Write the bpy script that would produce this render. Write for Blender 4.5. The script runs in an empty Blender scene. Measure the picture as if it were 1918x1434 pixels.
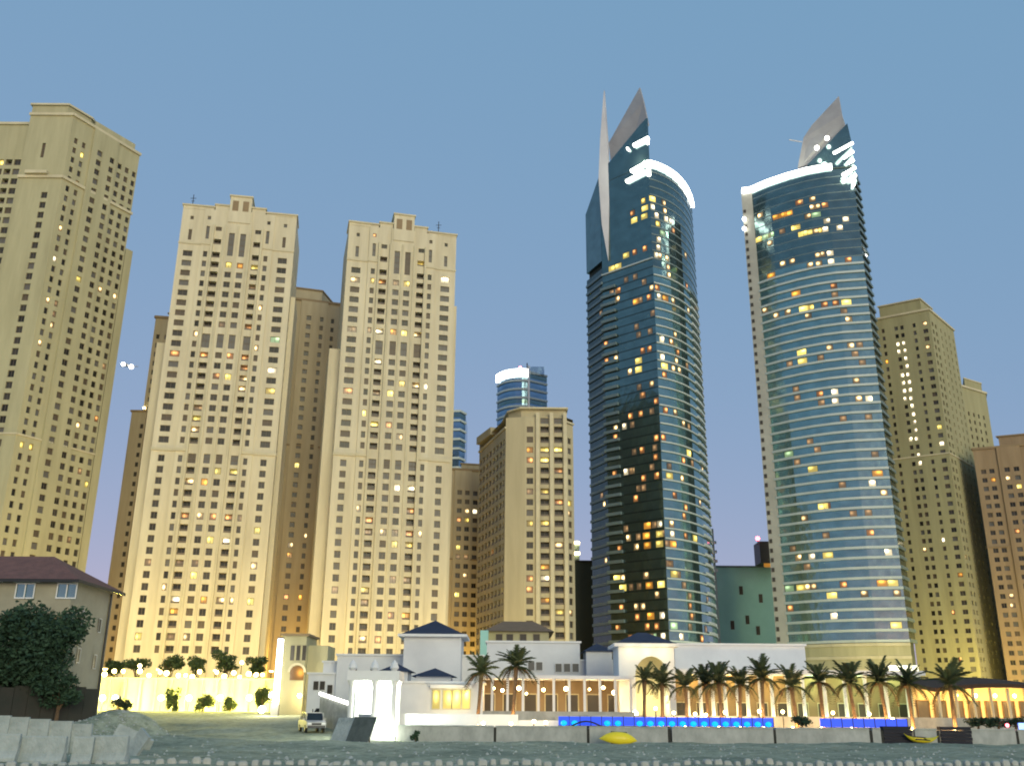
import bpy, math, random
from mathutils import Vector, Matrix, noise
R = math.radians
SC = bpy.context.scene
COL = SC.collection
RND = random.Random(7)

# ------------------------------------------------------------------ camera
EYE, PITCH, ROLL, FPX = 2.6, R(18.8), R(0.45), 1800.0
cam = bpy.data.cameras.new('camera'); cam_o = bpy.data.objects.new('camera', cam); COL.objects.link(cam_o)
cam.sensor_width = 36.0; cam.lens = 36.0 * FPX / 1918.0
cam.clip_start = 0.5; cam.clip_end = 20000
cam_o.location = (0, 0, EYE)
cam_o.matrix_world = Matrix.Translation((0, 0, EYE)) @ Matrix.Rotation(R(90) + PITCH, 4, 'X') @ Matrix.Rotation(ROLL, 4, 'Z')
SC.camera = cam_o
SC.render.resolution_x, SC.render.resolution_y = 1024, 765

# ------------------------------------------------------------------ dusk sky, last light, exposure
SUN_EL, SUN_AZ = R(10.0), R(159)          # low in the west, behind the photographer
world = bpy.data.worlds.new('World'); SC.world = world; world.use_nodes = True
wn = world.node_tree; wn.nodes.clear()
sky = wn.nodes.new('ShaderNodeTexSky'); sky.sky_type = 'NISHITA'; sky.sun_disc = False
sky.sun_elevation = SUN_EL; sky.sun_rotation = SUN_AZ
sky.altitude = 0; sky.air_density = 1.0; sky.dust_density = 0.3; sky.ozone_density = 1.0
tint = wn.nodes.new('ShaderNodeMix'); tint.data_type = 'RGBA'; tint.blend_type = 'MULTIPLY'
tint.inputs['Factor'].default_value = 1.0; tint.inputs['B'].default_value = (0.30, 0.085, 0.085, 1)
bg = wn.nodes.new('ShaderNodeBackground'); bg.inputs['Strength'].default_value = 0.15
wo = wn.nodes.new('ShaderNodeOutputWorld')
glowair = wn.nodes.new('ShaderNodeMix'); glowair.data_type = 'RGBA'; glowair.blend_type = 'ADD'     # even blue air glow of dusk
glowair.inputs['Factor'].default_value = 1.0; glowair.inputs['B'].default_value = (0.119 / 0.15, 0.267 / 0.15, 0.408 / 0.15, 1)
wn.links.new(sky.outputs['Color'], tint.inputs['A']); wn.links.new(tint.outputs['Result'], glowair.inputs['A']); wn.links.new(glowair.outputs['Result'], bg.inputs['Color'])
wn.links.new(bg.outputs['Background'], wo.inputs['Surface'])
sun = bpy.data.lights.new('sun', 'SUN'); sun.energy = 1.5; sun.angle = R(33); sun.color = (0.97, 0.96, 0.64)
sun_o = bpy.data.objects.new('sun', sun); COL.objects.link(sun_o)
_el = SUN_EL
_d = Vector((math.sin(SUN_AZ) * math.cos(_el), math.cos(SUN_AZ) * math.cos(_el), math.sin(_el)))
sun_o.rotation_euler = _d.to_track_quat('Z', 'Y').to_euler()
vs = SC.view_settings; vs.view_transform = 'Standard'; vs.look = 'None'; vs.gamma = 1.0; vs.exposure = 0.3
vs.use_curve_mapping = False
SC.render.engine = 'CYCLES'
SC.cycles.use_denoising = True
SC.cycles.max_bounces = 6; SC.cycles.diffuse_bounces = 2; SC.cycles.glossy_bounces = 3
SC.cycles.sample_clamp_indirect = 4.0
SC.cycles.filter_width = 1.9

# ------------------------------------------------------------------ materials
MATS = {}
def nodes_of(name):
    m = bpy.data.materials.new(name); m.use_nodes = True
    nt = m.node_tree; nt.nodes.clear()
    out = nt.nodes.new('ShaderNodeOutputMaterial')
    b = nt.nodes.new('ShaderNodeBsdfPrincipled'); nt.links.new(b.outputs[0], out.inputs[0])
    MATS[name] = m
    return m, nt, b
def coords(nt, scale):
    tc = nt.nodes.new('ShaderNodeTexCoord'); mp = nt.nodes.new('ShaderNodeMapping')
    mp.inputs['Scale'].default_value = scale if hasattr(scale, '__len__') else (scale,) * 3
    nt.links.new(tc.outputs['Object'], mp.inputs['Vector']); return mp.outputs['Vector']
def surf(name, c1, c2=None, scale=0.3, rough=0.8, bump=0.0, bscale=None, metal=0.0, spec=0.4, stretch=None):
    """two-tone weathered surface: big blotches and fine grain"""
    m, nt, b = nodes_of(name)
    c2 = c2 or tuple(x * 0.8 for x in c1)
    v = coords(nt, stretch or scale)
    n = nt.nodes.new('ShaderNodeTexNoise'); n.inputs['Scale'].default_value = 1.0; n.inputs['Detail'].default_value = 6
    n.inputs['Roughness'].default_value = 0.65
    nt.links.new(v, n.inputs['Vector'])
    r = nt.nodes.new('ShaderNodeValToRGB'); r.color_ramp.elements[0].position = 0.32; r.color_ramp.elements[1].position = 0.68
    r.color_ramp.elements[0].color = (*c2, 1); r.color_ramp.elements[1].color = (*c1, 1)
    nt.links.new(n.outputs['Fac'], r.inputs['Fac']); nt.links.new(r.outputs['Color'], b.inputs['Base Color'])
    b.inputs['Roughness'].default_value = rough; b.inputs['Metallic'].default_value = metal
    b.inputs['Specular IOR Level'].default_value = spec
    if bump:
        n2 = nt.nodes.new('ShaderNodeTexNoise'); n2.inputs['Scale'].default_value = bscale or 3.0; n2.inputs['Detail'].default_value = 5
        nt.links.new(coords(nt, 1.0), n2.inputs['Vector'])
        bp = nt.nodes.new('ShaderNodeBump'); bp.inputs['Strength'].default_value = bump; bp.inputs['Distance'].default_value = 0.2
        nt.links.new(n2.outputs['Fac'], bp.inputs['Height']); nt.links.new(bp.outputs['Normal'], b.inputs['Normal'])
    return m
def glow(name, col, strength, spot=0.0, base=(0.02, 0.02, 0.02)):
    """lit window: room glow painted on the pane, with a brighter blob standing for its lamp"""
    m, nt, b = nodes_of(name)
    b.inputs['Base Color'].default_value = (*base, 1); b.inputs['Roughness'].default_value = 0.25
    b.inputs['Emission Color'].default_value = (*col, 1); b.inputs['Emission Strength'].default_value = strength
    if spot:
        tc = nt.nodes.new('ShaderNodeTexCoord'); oi = nt.nodes.new('ShaderNodeObjectInfo')
        wh = nt.nodes.new('ShaderNodeTexWhiteNoise'); wh.noise_dimensions = '1D'
        nt.links.new(oi.outputs['Random'], wh.inputs['W'])
        def mth(op, a, c=None):
            k = nt.nodes.new('ShaderNodeMath'); k.operation = op
            for i, s in enumerate((a, c)):
                if s is None: continue
                if isinstance(s, (int, float)): k.inputs[i].default_value = s
                else: nt.links.new(s, k.inputs[i])
            return k.outputs[0]
        sp = nt.nodes.new('ShaderNodeSeparateXYZ'); nt.links.new(tc.outputs['Generated'], sp.inputs[0])
        sw = nt.nodes.new('ShaderNodeSeparateXYZ'); nt.links.new(wh.outputs['Color'], sw.inputs[0])
        dx = mth('SUBTRACT', sp.outputs['X'], mth('ADD', mth('MULTIPLY', sw.outputs['X'], 0.6), 0.2))
        dz = mth('SUBTRACT', sp.outputs['Z'], mth('ADD', mth('MULTIPLY', sw.outputs['Y'], 0.35), 0.45))
        d2 = mth('ADD', mth('MULTIPLY', dx, dx), mth('MULTIPLY', dz, dz))
        blob = mth('POWER', 2.718, mth('MULTIPLY', d2, -16.0))  # lamp highlight painted into the emission, no lamp behind the pane
        vary = mth('ADD', mth('MULTIPLY', oi.outputs['Random'], 1.0), 0.5)
        st = mth('MULTIPLY', vary, mth('ADD', mth('MULTIPLY', blob, spot), strength))
        nt.links.new(st, b.inputs['Emission Strength'])
    m.cycles.emission_sampling = 'NONE'
    return m
def lamp_mat(name, col, strength, base=(0.8, 0.8, 0.8)):
    m, nt, b = nodes_of(name)
    b.inputs['Base Color'].default_value = (*base, 1)
    b.inputs['Emission Color'].default_value = (*col, 1); b.inputs['Emission Strength'].default_value = strength
    m.cycles.emission_sampling = 'NONE'
    return m
def glass(name, col, metal=0.85, rough=0.1, vary=0.35):
    m, nt, b = nodes_of(name)
    n = nt.nodes.new('ShaderNodeTexNoise'); n.inputs['Scale'].default_value = 0.22; n.inputs['Detail'].default_value = 3
    nt.links.new(coords(nt, (1, 1, 1.6)), n.inputs['Vector'])
    mx = nt.nodes.new('ShaderNodeMix'); mx.data_type = 'RGBA'
    mx.inputs['A'].default_value = (*[x * (1 - vary) for x in col], 1); mx.inputs['B'].default_value = (*[x * (1 + vary) for x in col], 1)
    nt.links.new(n.outputs['Fac'], mx.inputs['Factor']); nt.links.new(mx.outputs['Result'], b.inputs['Base Color'])
    b.inputs['Metallic'].default_value = metal; b.inputs['Roughness'].default_value = rough
    if metal < 0.1: b.inputs['Specular IOR Level'].default_value = 0.3
    vo = nt.nodes.new('ShaderNodeTexVoronoi'); vo.inputs['Scale'].default_value = 1.0          # panes never sit perfectly flat
    nt.links.new(coords(nt, (0.45, 0.45, 0.3)), vo.inputs['Vector'])
    bp = nt.nodes.new('ShaderNodeBump'); bp.inputs['Strength'].default_value = 0.12; bp.inputs['Distance'].default_value = 0.25
    nt.links.new(vo.outputs['Distance'], bp.inputs['Height']); nt.links.new(bp.outputs['Normal'], b.inputs['Normal'])
    return m
surf('cream_stucco', (0.68, 0.62, 0.45), (0.52, 0.465, 0.325), 0.05, 0.9, stretch=(0.3, 0.3, 0.035))
surf('sand_stucco', (0.47, 0.44, 0.275), (0.36, 0.335, 0.205), 0.05, 0.9, stretch=(0.3, 0.3, 0.035))
surf('tan_stucco', (0.47, 0.40, 0.275), (0.36, 0.295, 0.195), 0.05, 0.9, stretch=(0.3, 0.3, 0.035))
surf('olive_stucco', (0.38, 0.36, 0.205), (0.30, 0.28, 0.155), 0.05, 0.9, stretch=(0.3, 0.3, 0.035))
surf('mid_stucco', (0.50, 0.445, 0.29), (0.41, 0.36, 0.235), 0.05, 0.9, stretch=(0.3, 0.3, 0.035))
surf('trim_stucco', (0.62, 0.56, 0.385), None, 0.2, 0.85)
surf('brown_trim', (0.30, 0.22, 0.13), None, 0.2, 0.85)
surf('white_render', (0.76, 0.77, 0.79), (0.64, 0.65, 0.68), 0.25, 0.85)
surf('white_paint', (0.8, 0.8, 0.8), (0.74, 0.74, 0.74), 0.6, 0.7)
surf('wall_grey', (0.47, 0.48, 0.46), (0.30, 0.315, 0.30), 0.8, 0.9, 0.3, 2.0, stretch=(0.9, 0.9, 0.5))
surf('concrete', (0.50, 0.54, 0.52), (0.28, 0.32, 0.31), 0.8, 0.92, 0.5, 4.0)
surf('board_grey', (0.13, 0.15, 0.14), (0.07, 0.085, 0.08), 1.0, 0.9)
surf('umber_stucco', (0.34, 0.25, 0.155), (0.26, 0.185, 0.11), 0.05, 0.9, stretch=(0.3, 0.3, 0.035))
surf('stone_pale', (0.56, 0.56, 0.52), (0.36, 0.37, 0.34), 1.7, 0.95, 0.5, 6)
def sand_mat():
    m, nt, b = nodes_of('sand'); b.inputs['Roughness'].default_value = 0.95
    v = coords(nt, 1.0)
    def nz(scale, detail, rough=0.6):
        n = nt.nodes.new('ShaderNodeTexNoise'); n.inputs['Scale'].default_value = scale; n.inputs['Detail'].default_value = detail; n.inputs['Roughness'].default_value = rough
        nt.links.new(v, n.inputs['Vector']); return n.outputs['Fac']
    def ramp(f, p0, c0, p1, c1):
        r = nt.nodes.new('ShaderNodeValToRGB'); r.color_ramp.elements[0].position = p0; r.color_ramp.elements[1].position = p1
        r.color_ramp.elements[0].color = (*c0, 1); r.color_ramp.elements[1].color = (*c1, 1); nt.links.new(f, r.inputs['Fac']); return r.outputs['Color']
    def mul(a, c):
        k = nt.nodes.new('ShaderNodeMix'); k.data_type = 'RGBA'; k.blend_type = 'MULTIPLY'; k.inputs['Factor'].default_value = 1.0
        nt.links.new(a, k.inputs['A']); nt.links.new(c, k.inputs['B']); return k.outputs['Result']
    vo = nt.nodes.new('ShaderNodeTexVoronoi'); vo.inputs['Scale'].default_value = 1.1; nt.links.new(v, vo.inputs['Vector'])
    c = ramp(nz(0.13, 5), 0.33, (0.265, 0.30, 0.22), 0.66, (0.52, 0.53, 0.385))
    c = mul(c, ramp(nz(1.4, 6, 0.7), 0.35, (0.55, 0.58, 0.55), 0.62, (1, 1, 1)))
    c = mul(c, ramp(vo.outputs['Distance'], 0.05, (0.62, 0.66, 0.62), 0.28, (1, 1, 1)))       # shade of trodden hollows painted in as darker spots
    nt.links.new(c, b.inputs['Base Color'])
    bp = nt.nodes.new('ShaderNodeBump'); bp.inputs['Strength'].default_value = 1.0; bp.inputs['Distance'].default_value = 0.35
    nt.links.new(nz(1.1, 6, 0.7), bp.inputs['Height']); nt.links.new(bp.outputs['Normal'], b.inputs['Normal'])
sand_mat()
surf('paving', (0.36, 0.33, 0.28), None, 0.6, 0.9)
surf('slate_roof', (0.035, 0.045, 0.085), (0.022, 0.03, 0.06), 0.6, 0.75)
surf('red_tile', (0.22, 0.105, 0.085), (0.14, 0.07, 0.06), 1.2, 0.8, 0.5, 4)
surf('brown_tile', (0.24, 0.16, 0.10), None, 1.2, 0.85)
surf('thatch', (0.07, 0.045, 0.035), None, 1.5, 1.0, 0.6, 8)
surf('house_wall', (0.40, 0.37, 0.28), (0.30, 0.28, 0.21), 0.3, 0.9)
surf('dark_wall', (0.05, 0.045, 0.04), (0.03, 0.035, 0.03), 0.5, 0.95)
surf('dark_metal', (0.03, 0.03, 0.035), None, 1.0, 0.5)
surf('grey_metal', (0.30, 0.30, 0.31), None, 0.5, 0.45, metal=0.3)
surf('fin_grey', (0.55, 0.55, 0.58), (0.46, 0.46, 0.5), 0.1, 0.5)
surf('fin_dark', (0.40, 0.39, 0.40), (0.30, 0.29, 0.30), 0.1, 0.5)
surf('band_pale', (0.52, 0.58, 0.57), (0.43, 0.49, 0.48), 0.1, 0.5)
surf('band_dark', (0.16, 0.22, 0.23), None, 0.1, 0.4)
surf('pillar_grey', (0.40, 0.40, 0.36), None, 0.1, 0.7)
surf('teal_panel', (0.36, 0.66, 0.62), (0.29, 0.55, 0.52), 0.06, 0.7)
surf('night_wall', (0.05, 0.065, 0.055), None, 0.06, 0.8)
surf('bark', (0.20, 0.13, 0.075), (0.10, 0.065, 0.04), 3.0, 0.95, 0.8, 9)
surf('frond', (0.075, 0.10, 0.04), (0.035, 0.055, 0.025), 1.5, 0.7)
surf('dead_frond', (0.16, 0.10, 0.05), None, 1.5, 0.9)
surf('leaf', (0.09, 0.13, 0.04), (0.045, 0.07, 0.025), 0.8, 0.7)
surf('leaf_dark', (0.04, 0.085, 0.045), (0.016, 0.04, 0.022), 0.6, 0.8)
surf('kayak_yellow', (0.88, 0.74, 0.03), (0.82, 0.64, 0.03), 1.0, 0.4)
surf('car_white', (0.5, 0.5, 0.5), None, 0.4, 0.25)
surf('rubber', (0.02, 0.02, 0.02), None, 2.0, 0.8)
surf('frame_brown', (0.16, 0.13, 0.10), None, 1.0, 0.6)
surf('skin_dusk', (0.35, 0.22, 0.15), None, 1.0, 0.6)
surf('cloth_dark', (0.03, 0.03, 0.04), None, 1.0, 0.9)
surf('cloth_pale', (0.5, 0.5, 0.5), None, 1.0, 0.9)
glass('pane_dark', (0.055, 0.05, 0.042), 0.0, 0.3)
glass('pane_brown', (0.11, 0.085, 0.058), 0.0, 0.4)
glass('pane_grey', (0.135, 0.13, 0.12), 0.0, 0.4)
glass('pane_black', (0.022, 0.021, 0.016), 0.0, 0.3)
glass('curtain_teal', (0.25, 0.385, 0.37), 0.9, 0.12)
glass('curtain_dark', (0.155, 0.225, 0.22), 0.9, 0.12)
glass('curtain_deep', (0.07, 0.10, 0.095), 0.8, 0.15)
glass('curtain_blue', (0.20, 0.31, 0.42), 0.9, 0.15)
glass('car_glass', (0.02, 0.025, 0.03), 0.3, 0.05)
glow('lit_amber', (1.0, 0.40, 0.11), 0.16, 2.2)
glow('lit_orange', (1.0, 0.42, 0.05), 0.4, 2.2)
glow('lit_warm', (1.0, 0.66, 0.28), 0.16, 4.2)
glow('lit_white', (1.0, 0.84, 0.52), 0.55, 6.0)
glow('lit_yellow', (1.0, 0.70, 0.14), 0.3, 2.4)
glow('lit_gold', (1.0, 0.76, 0.17), 0.75, 2.6)
glow('lit_green', (0.66, 1.0, 0.50), 0.35, 1.2)
glow('lit_dim', (0.9, 0.52, 0.22), 0.10, 0.4, (0.08, 0.065, 0.05))
KIND = {'w': 'lit_warm', 'W': 'lit_white', 'y': 'lit_yellow', 'Y': 'lit_gold', 'o': 'lit_amber', 'O': 'lit_orange', 'd': 'lit_dim', 'g': 'lit_green'}
lamp_mat('lamp_white', (1.0, 0.97, 0.86), 9)
lamp_mat('lamp_warm', (1.0, 0.80, 0.35), 14)
lamp_mat('lamp_sodium', (1.0, 0.72, 0.18), 14)
lamp_mat('lamp_red', (1.0, 0.08, 0.10), 12)
lamp_mat('lamp_blue', (0.05, 0.22, 1.0), 2.6)
lamp_mat('lamp_cyan', (0.0, 0.42, 1.0), 1.3, (0.01, 0.05, 0.1))
lamp_mat('pool_blue', (0.008, 0.075, 1.0), 0.95, (0.01, 0.02, 0.1))
lamp_mat('strip_white', (1.0, 0.98, 0.88), 6)
lamp_mat('sign_cream', (1.0, 0.92, 0.55), 2.2)
def M(n): return MATS[n]

# ------------------------------------------------------------------ helpers
def ray(px, py):
    u, v = (px - 959) / FPX, (717 - py) / FPX
    c, s = math.cos(ROLL), math.sin(ROLL)
    a, w = u * c - v * s, u * s + v * c
    return a, math.cos(PITCH) - w * math.sin(PITCH), math.sin(PITCH) + w * math.cos(PITCH)
def at(px, py, Y):
    x, y, z = ray(px, py); k = Y / y
    return Vector((x * k, Y, EYE + z * k))
def proj(p):
    x, y, z = p[0], p[1], p[2] - EYE
    d = y * math.cos(PITCH) + z * math.sin(PITCH); w = (-y * math.sin(PITCH) + z * math.cos(PITCH)) / d; a = x / d
    c, s = math.cos(ROLL), math.sin(ROLL)
    return 959 + FPX * (a * c + w * s), 717 - FPX * (-a * s + w * c)
class MB:
    def __init__(self): self.v, self.f, self.m, self.sm = [], [], [], []
    def poly(self, pts, mi=0):
        n = len(self.v); self.v += [tuple(p) for p in pts]; self.f.append(tuple(range(n, n + len(pts)))); self.m.append(mi)
    def box(self, c, s, rz=0.0, mi=0, mat=None):
        x, y, z = s[0] / 2, s[1] / 2, s[2] / 2
        T = Matrix.Translation(c) @ (mat if mat is not None else Matrix.Rotation(rz, 4, 'Z'))
        n = len(self.v)
        self.v += [tuple(T @ Vector(p)) for p in ((-x, -y, -z), (x, -y, -z), (x, y, -z), (-x, y, -z), (-x, -y, z), (x, -y, z), (x, y, z), (-x, y, z))]
        for f in ((0, 3, 2, 1), (4, 5, 6, 7), (0, 1, 5, 4), (1, 2, 6, 5), (2, 3, 7, 6), (3, 0, 4, 7)):
            self.f.append(tuple(n + i for i in f)); self.m.append(mi)
        return self
    def prism(self, pts, z0, z1, mi=0, cap=True):
        n, k = len(self.v), len(pts)
        f0 = z0 if hasattr(z0, '__len__') else [z0] * k
        f1 = z1 if hasattr(z1, '__len__') else [z1] * k
        self.v += [(p[0], p[1], f0[i]) for i, p in enumerate(pts)] + [(p[0], p[1], f1[i]) for i, p in enumerate(pts)]
        for i in range(k):
            j = (i + 1) % k; self.f.append((n + i, n + j, n + k + j, n + k + i)); self.m.append(mi)
        if cap:
            self.f.append(tuple(n + k + i for i in range(k))); self.m.append(mi)
            self.f.append(tuple(n + k - 1 - i for i in range(k))); self.m.append(mi)
        return self
    def plate(self, pts, off, mi=0):
        """polygon with thickness: pts in 3D, swept by vector off"""
        n, k = len(self.v), len(pts); off = Vector(off)
        self.v += [tuple(p) for p in pts] + [tuple(Vector(p) + off) for p in pts]
        self.f.append(tuple(n + i for i in range(k))); self.f.append(tuple(n + 2 * k - 1 - i for i in range(k))); self.m += [mi, mi]
        for i in range(k):
            j = (i + 1) % k; self.f.append((n + i, n + k + i, n + k + j, n + j)); self.m.append(mi)
        return self
    def tube(self, pts, rads, seg=8, mi=0, cap=True):
        pts = [Vector(p) for p in pts]; n = len(self.v)
        for i, p in enumerate(pts):
            d = (pts[min(i + 1, len(pts) - 1)] - pts[max(i - 1, 0)]).normalized()
            q = d.to_track_quat('Z', 'Y'); r = rads[i] if hasattr(rads, '__len__') else rads
            for s in range(seg):
                a = 2 * math.pi * s / seg
                self.v.append(tuple(p + q @ Vector((r * math.cos(a), r * math.sin(a), 0))))
        for i in range(len(pts) - 1):
            for s in range(seg):
                t = (s + 1) % seg; a = n + i * seg
                self.f.append((a + s, a + t, a + seg + t, a + seg + s)); self.m.append(mi)
        if cap:
            self.f.append(tuple(n + seg - 1 - s for s in range(seg))); self.m.append(mi)
            self.f.append(tuple(n + (len(pts) - 1) * seg + s for s in range(seg))); self.m.append(mi)
        return self
    def ball(self, c, r, seg=10, rings=6, mi=0, sq=1.0):
        c = Vector(c)
        return self.tube([c + Vector((0, 0, -r * sq * math.cos(math.pi * i / rings))) for i in range(rings + 1)],
                         [max(0.01 * r, r * math.sin(math.pi * i / rings)) for i in range(rings + 1)], seg, mi)
    def mesh(self, name, mats, origin=(0, 0, 0), smooth=False):
        o = Vector(origin); me = bpy.data.meshes.new(name)
        me.from_pydata([(x - o[0], y - o[1], z - o[2]) for x, y, z in self.v], [], self.f)
        for mm in (mats if isinstance(mats, (list, tuple)) else [mats]): me.materials.append(M(mm))
        me.polygons.foreach_set('material_index', self.m)
        if smooth: me.polygons.foreach_set('use_smooth', [True] * len(me.polygons))
        me.update(); return me
    def build(self, name, mats, parent=None, origin=None, smooth=False):
        o = Vector(origin) if origin is not None else (parent_loc(parent) if parent else Vector((0, 0, 0)))
        ob = bpy.data.objects.new(name, self.mesh(name, mats, o, smooth)); COL.objects.link(ob)
        if parent: ob.parent = parent; ob.location = o - parent_loc(parent)
        else: ob.location = o
        return ob
def parent_loc(p):
    v = Vector(p.location)
    while p.parent: p = p.parent; v += Vector(p.location)
    return v
def thing(name, label, cat, loc=(0, 0, 0), group=None):
    o = bpy.data.objects.new(name, None); COL.objects.link(o); o.location = loc; o.empty_display_size = 0.5
    return tag(o, label, cat, group)
def tag(o, label, cat, group=None):
    o['label'] = label; o['category'] = cat
    if group: o['group'] = group
    return o
def structure(o): o['kind'] = 'structure'; return o
def stuff(o): o['kind'] = 'stuff'; return o
def put(name, me, parent, loc, rz=0.0):
    ob = bpy.data.objects.new(name, me); COL.objects.link(ob)
    ob.parent = parent; ob.location = Vector(loc) - parent_loc(parent); ob.rotation_euler = (0, 0, rz); return ob
def light(name, loc, energy, col, radius=0.4, parent=None):
    l = bpy.data.lights.new(name, 'POINT'); l.energy = energy; l.color = col; l.shadow_soft_size = radius
    o = bpy.data.objects.new(name, l); COL.objects.link(o)
    if parent: o.parent = parent; o.location = Vector(loc) - parent_loc(parent)
    else: o.location = loc
    return o
def spot(name, loc, aim, energy, col, angle=60, radius=0.3, parent=None, blend=0.6):
    l = bpy.data.lights.new(name, 'SPOT'); l.energy = energy; l.color = col; l.shadow_soft_size = radius
    l.spot_size = R(angle); l.spot_blend = blend
    o = bpy.data.objects.new(name, l); COL.objects.link(o)
    o.rotation_euler = (Vector(loc) - Vector(aim)).to_track_quat('Z', 'Y').to_euler()
    if parent: o.parent = parent; o.location = Vector(loc) - parent_loc(parent)
    else: o.location = loc
    return o

# ------------------------------------------------------------------ apartment towers: walls with real openings
WIN = {}
def window_mesh(w, h, kind, frame):
    key = (round(w, 2), round(h, 2), kind, frame)
    if key in WIN: return WIN[key]
    b = MB(); window_geo(b, Matrix.Identity(4), w, h, kind)
    WIN[key] = b.mesh('window', [frame, 'pane_dark'])
    return WIN[key]
def window_geo(b, T, w, h, kind, pane=1):
    def q(x0, x1, z0, z1, y, mi): b.poly([T @ Vector(p) for p in ((x0, y, z0), (x1, y, z0), (x1, y, z1), (x0, y, z1))], mi)
    x, z, f = w / 2, h / 2, min(0.12, w * 0.08)
    d = 1.5 if kind == 'balcony' else 0.4
    q(-x, x, -z, z, d, pane)
    fy = d - 0.08
    q(-x, -x + f, -z, z, fy, 0); q(x - f, x, -z, z, fy, 0); q(-x + f, x - f, z - f, z, fy, 0); q(-x + f, x - f, -z, -z + f, fy, 0)
    if w > 1.5: q(-f / 2, f / 2, -z + f, z - f, fy - 0.01, 0)
    if kind == 'tall':
        k = max(2, int(h / 1.7))
        for i in range(1, k): q(-x + f, x - f, -z + h * i / k - 0.12, -z + h * i / k + 0.12, fy - 0.02, 0)
    if kind == 'balcony':                                   # parapet rail across the recess
        q(-x, x, -z, -z + 0.28 * h, 0.06, 0); q(-x, x, -z, -z + 0.28 * h, 0.18, 0)
        b.poly([T @ Vector(p) for p in ((-x, 0.06, -z + 0.28 * h), (x, 0.06, -z + 0.28 * h), (x, 0.18, -z + 0.28 * h), (-x, 0.18, -z + 0.28 * h))], 0)
class Tower:
    def __init__(self, name, label, loc, wall, trim, frame='frame_brown', cat='tower', group=None):
        self.root = thing(name, label, cat, loc, group); self.wall, self.trim, self.frame = wall, trim, frame
        self.b, self.tb, self.open, self.lit = MB(), [], [], []
    def facade(self, A, B, z0, z1, strips):
        A, B = Vector((A[0], A[1], 0)), Vector((B[0], B[1], 0)); L = (B - A).length
        u = (B - A) / L; n = Vector((u.y, -u.x, 0)); ang = math.atan2(u.y, u.x)
        P = lambda s, z, o=0.0: A + u * s + n * o + Vector((0, 0, z))
        b, last = self.b, 0.0
        for (u0, u1, off, ops) in strips:
            if abs(off - last) > 1e-4: b.poly([P(u0, z0, last), P(u0, z0, off), P(u0, z1, off), P(u0, z1, last)])
            last = off; z = z0
            for (ua, ub, za, zb, kind) in sorted(ops, key=lambda o: o[2]):
                if za < z - 1e-4 or zb > z1: continue
                if za > z + 1e-4: b.poly([P(u0, z, off), P(u1, z, off), P(u1, za, off), P(u0, za, off)])
                b.poly([P(u0, za, off), P(ua, za, off), P(ua, zb, off), P(u0, zb, off)])
                b.poly([P(ub, za, off), P(u1, za, off), P(u1, zb, off), P(ub, zb, off)])
                d = off - (1.5 if kind == 'balcony' else 0.4)
                b.poly([P(ua, za, off), P(ub, za, off), P(ub, za, d), P(ua, za, d)]); b.poly([P(ua, zb, d), P(ub, zb, d), P(ub, zb, off), P(ua, zb, off)])
                b.poly([P(ua, za, off), P(ua, za, d), P(ua, zb, d), P(ua, zb, off)]); b.poly([P(ub, za, d), P(ub, za, off), P(ub, zb, off), P(ub, zb, d)])
                self.open.append((P((ua + ub) / 2, (za + zb) / 2, off), ub - ua, zb - za, kind, ang)); z = zb
            if z < z1: b.poly([P(u0, z, off), P(u1, z, off), P(u1, z1, off), P(u0, z1, off)])
        if abs(last) > 1e-4: b.poly([P(L, z0, last), P(L, z0, 0), P(L, z1, 0), P(L, z1, last)])
    def grid(self, A, B, z0, z1, cols, zc, h, inset=0.0):
        """plain facade: cols = [(u, width, kind, offset)], window rows centred at zc"""
        L = (Vector(B) - Vector(A)).length; st, prev = [], 0.0
        for i, (uc, w, kind, off) in enumerate(cols):
            nxt = (uc + w / 2 + cols[i + 1][0] - cols[i + 1][1] / 2) / 2 if i + 1 < len(cols) else L
            st.append((prev, nxt, off, [(uc - w / 2, uc + w / 2, z - h / 2, z + h / 2, kind) for z in zc])); prev = nxt
        self.facade(A, B, z0, z1, st)
    def solid(self, pts, z0, z1): self.b.prism(pts, z0, z1)
    def part(self, name, mb, mat=None): return mb.build(name, mat or self.trim, self.root)
    def band(self, A, B, z, h=0.7, out=0.5, name='cornice', mat=None):
        A, B = Vector((A[0], A[1], 0)), Vector((B[0], B[1], 0)); u = (B - A).normalized(); n = Vector((u.y, -u.x, 0))
        p = [A + n * out - u * out * 0.5, B + n * out + u * out * 0.5, B - n * 0.3, A - n * 0.3]
        return self.part(name, MB().prism([(q.x, q.y) for q in p], z, z + h), mat)
    def finish(self, lit=(), random_lit=0.02, limit=300, min_px=7.0, wall_name='wall'):
        self.b.build(wall_name, self.wall, self.root)
        info = []
        for (c, w, h, kind, ang) in self.open:
            x, y = proj(c); d = c.length; info.append([c, w, h, kind, ang, x, y, w * h / d / d, None])
        for (lx, ly, k) in lit:
            best = min(info, key=lambda i: (i[5] - lx) ** 2 + (i[6] - ly) ** 2 + (1e6 if i[8] else 0) + (1e5 if i[3] == 'tall' else 0), default=None)
            if best and (best[5] - lx) ** 2 + (best[6] - ly) ** 2 < 22 ** 2: best[8] = KIND[k]
        for i in info:
            r = RND.random()
            if not i[8]:
                if i[3] == 'tall': i[8] = 'pane_grey' if r < 0.6 else 'pane_brown'
                elif r < random_lit: i[8] = RND.choice(['lit_dim', 'lit_dim', 'lit_amber', 'lit_warm'])
                else: i[8] = RND.choice(['pane_dark', 'pane_dark', 'pane_brown', 'pane_grey', 'pane_black']) if i[3] != 'balcony' else RND.choice(['pane_black', 'pane_black', 'pane_dark'])
        info.sort(key=lambda i: (0 if i[8].startswith('lit') else 1, -i[7]))
        rest = {}
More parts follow.
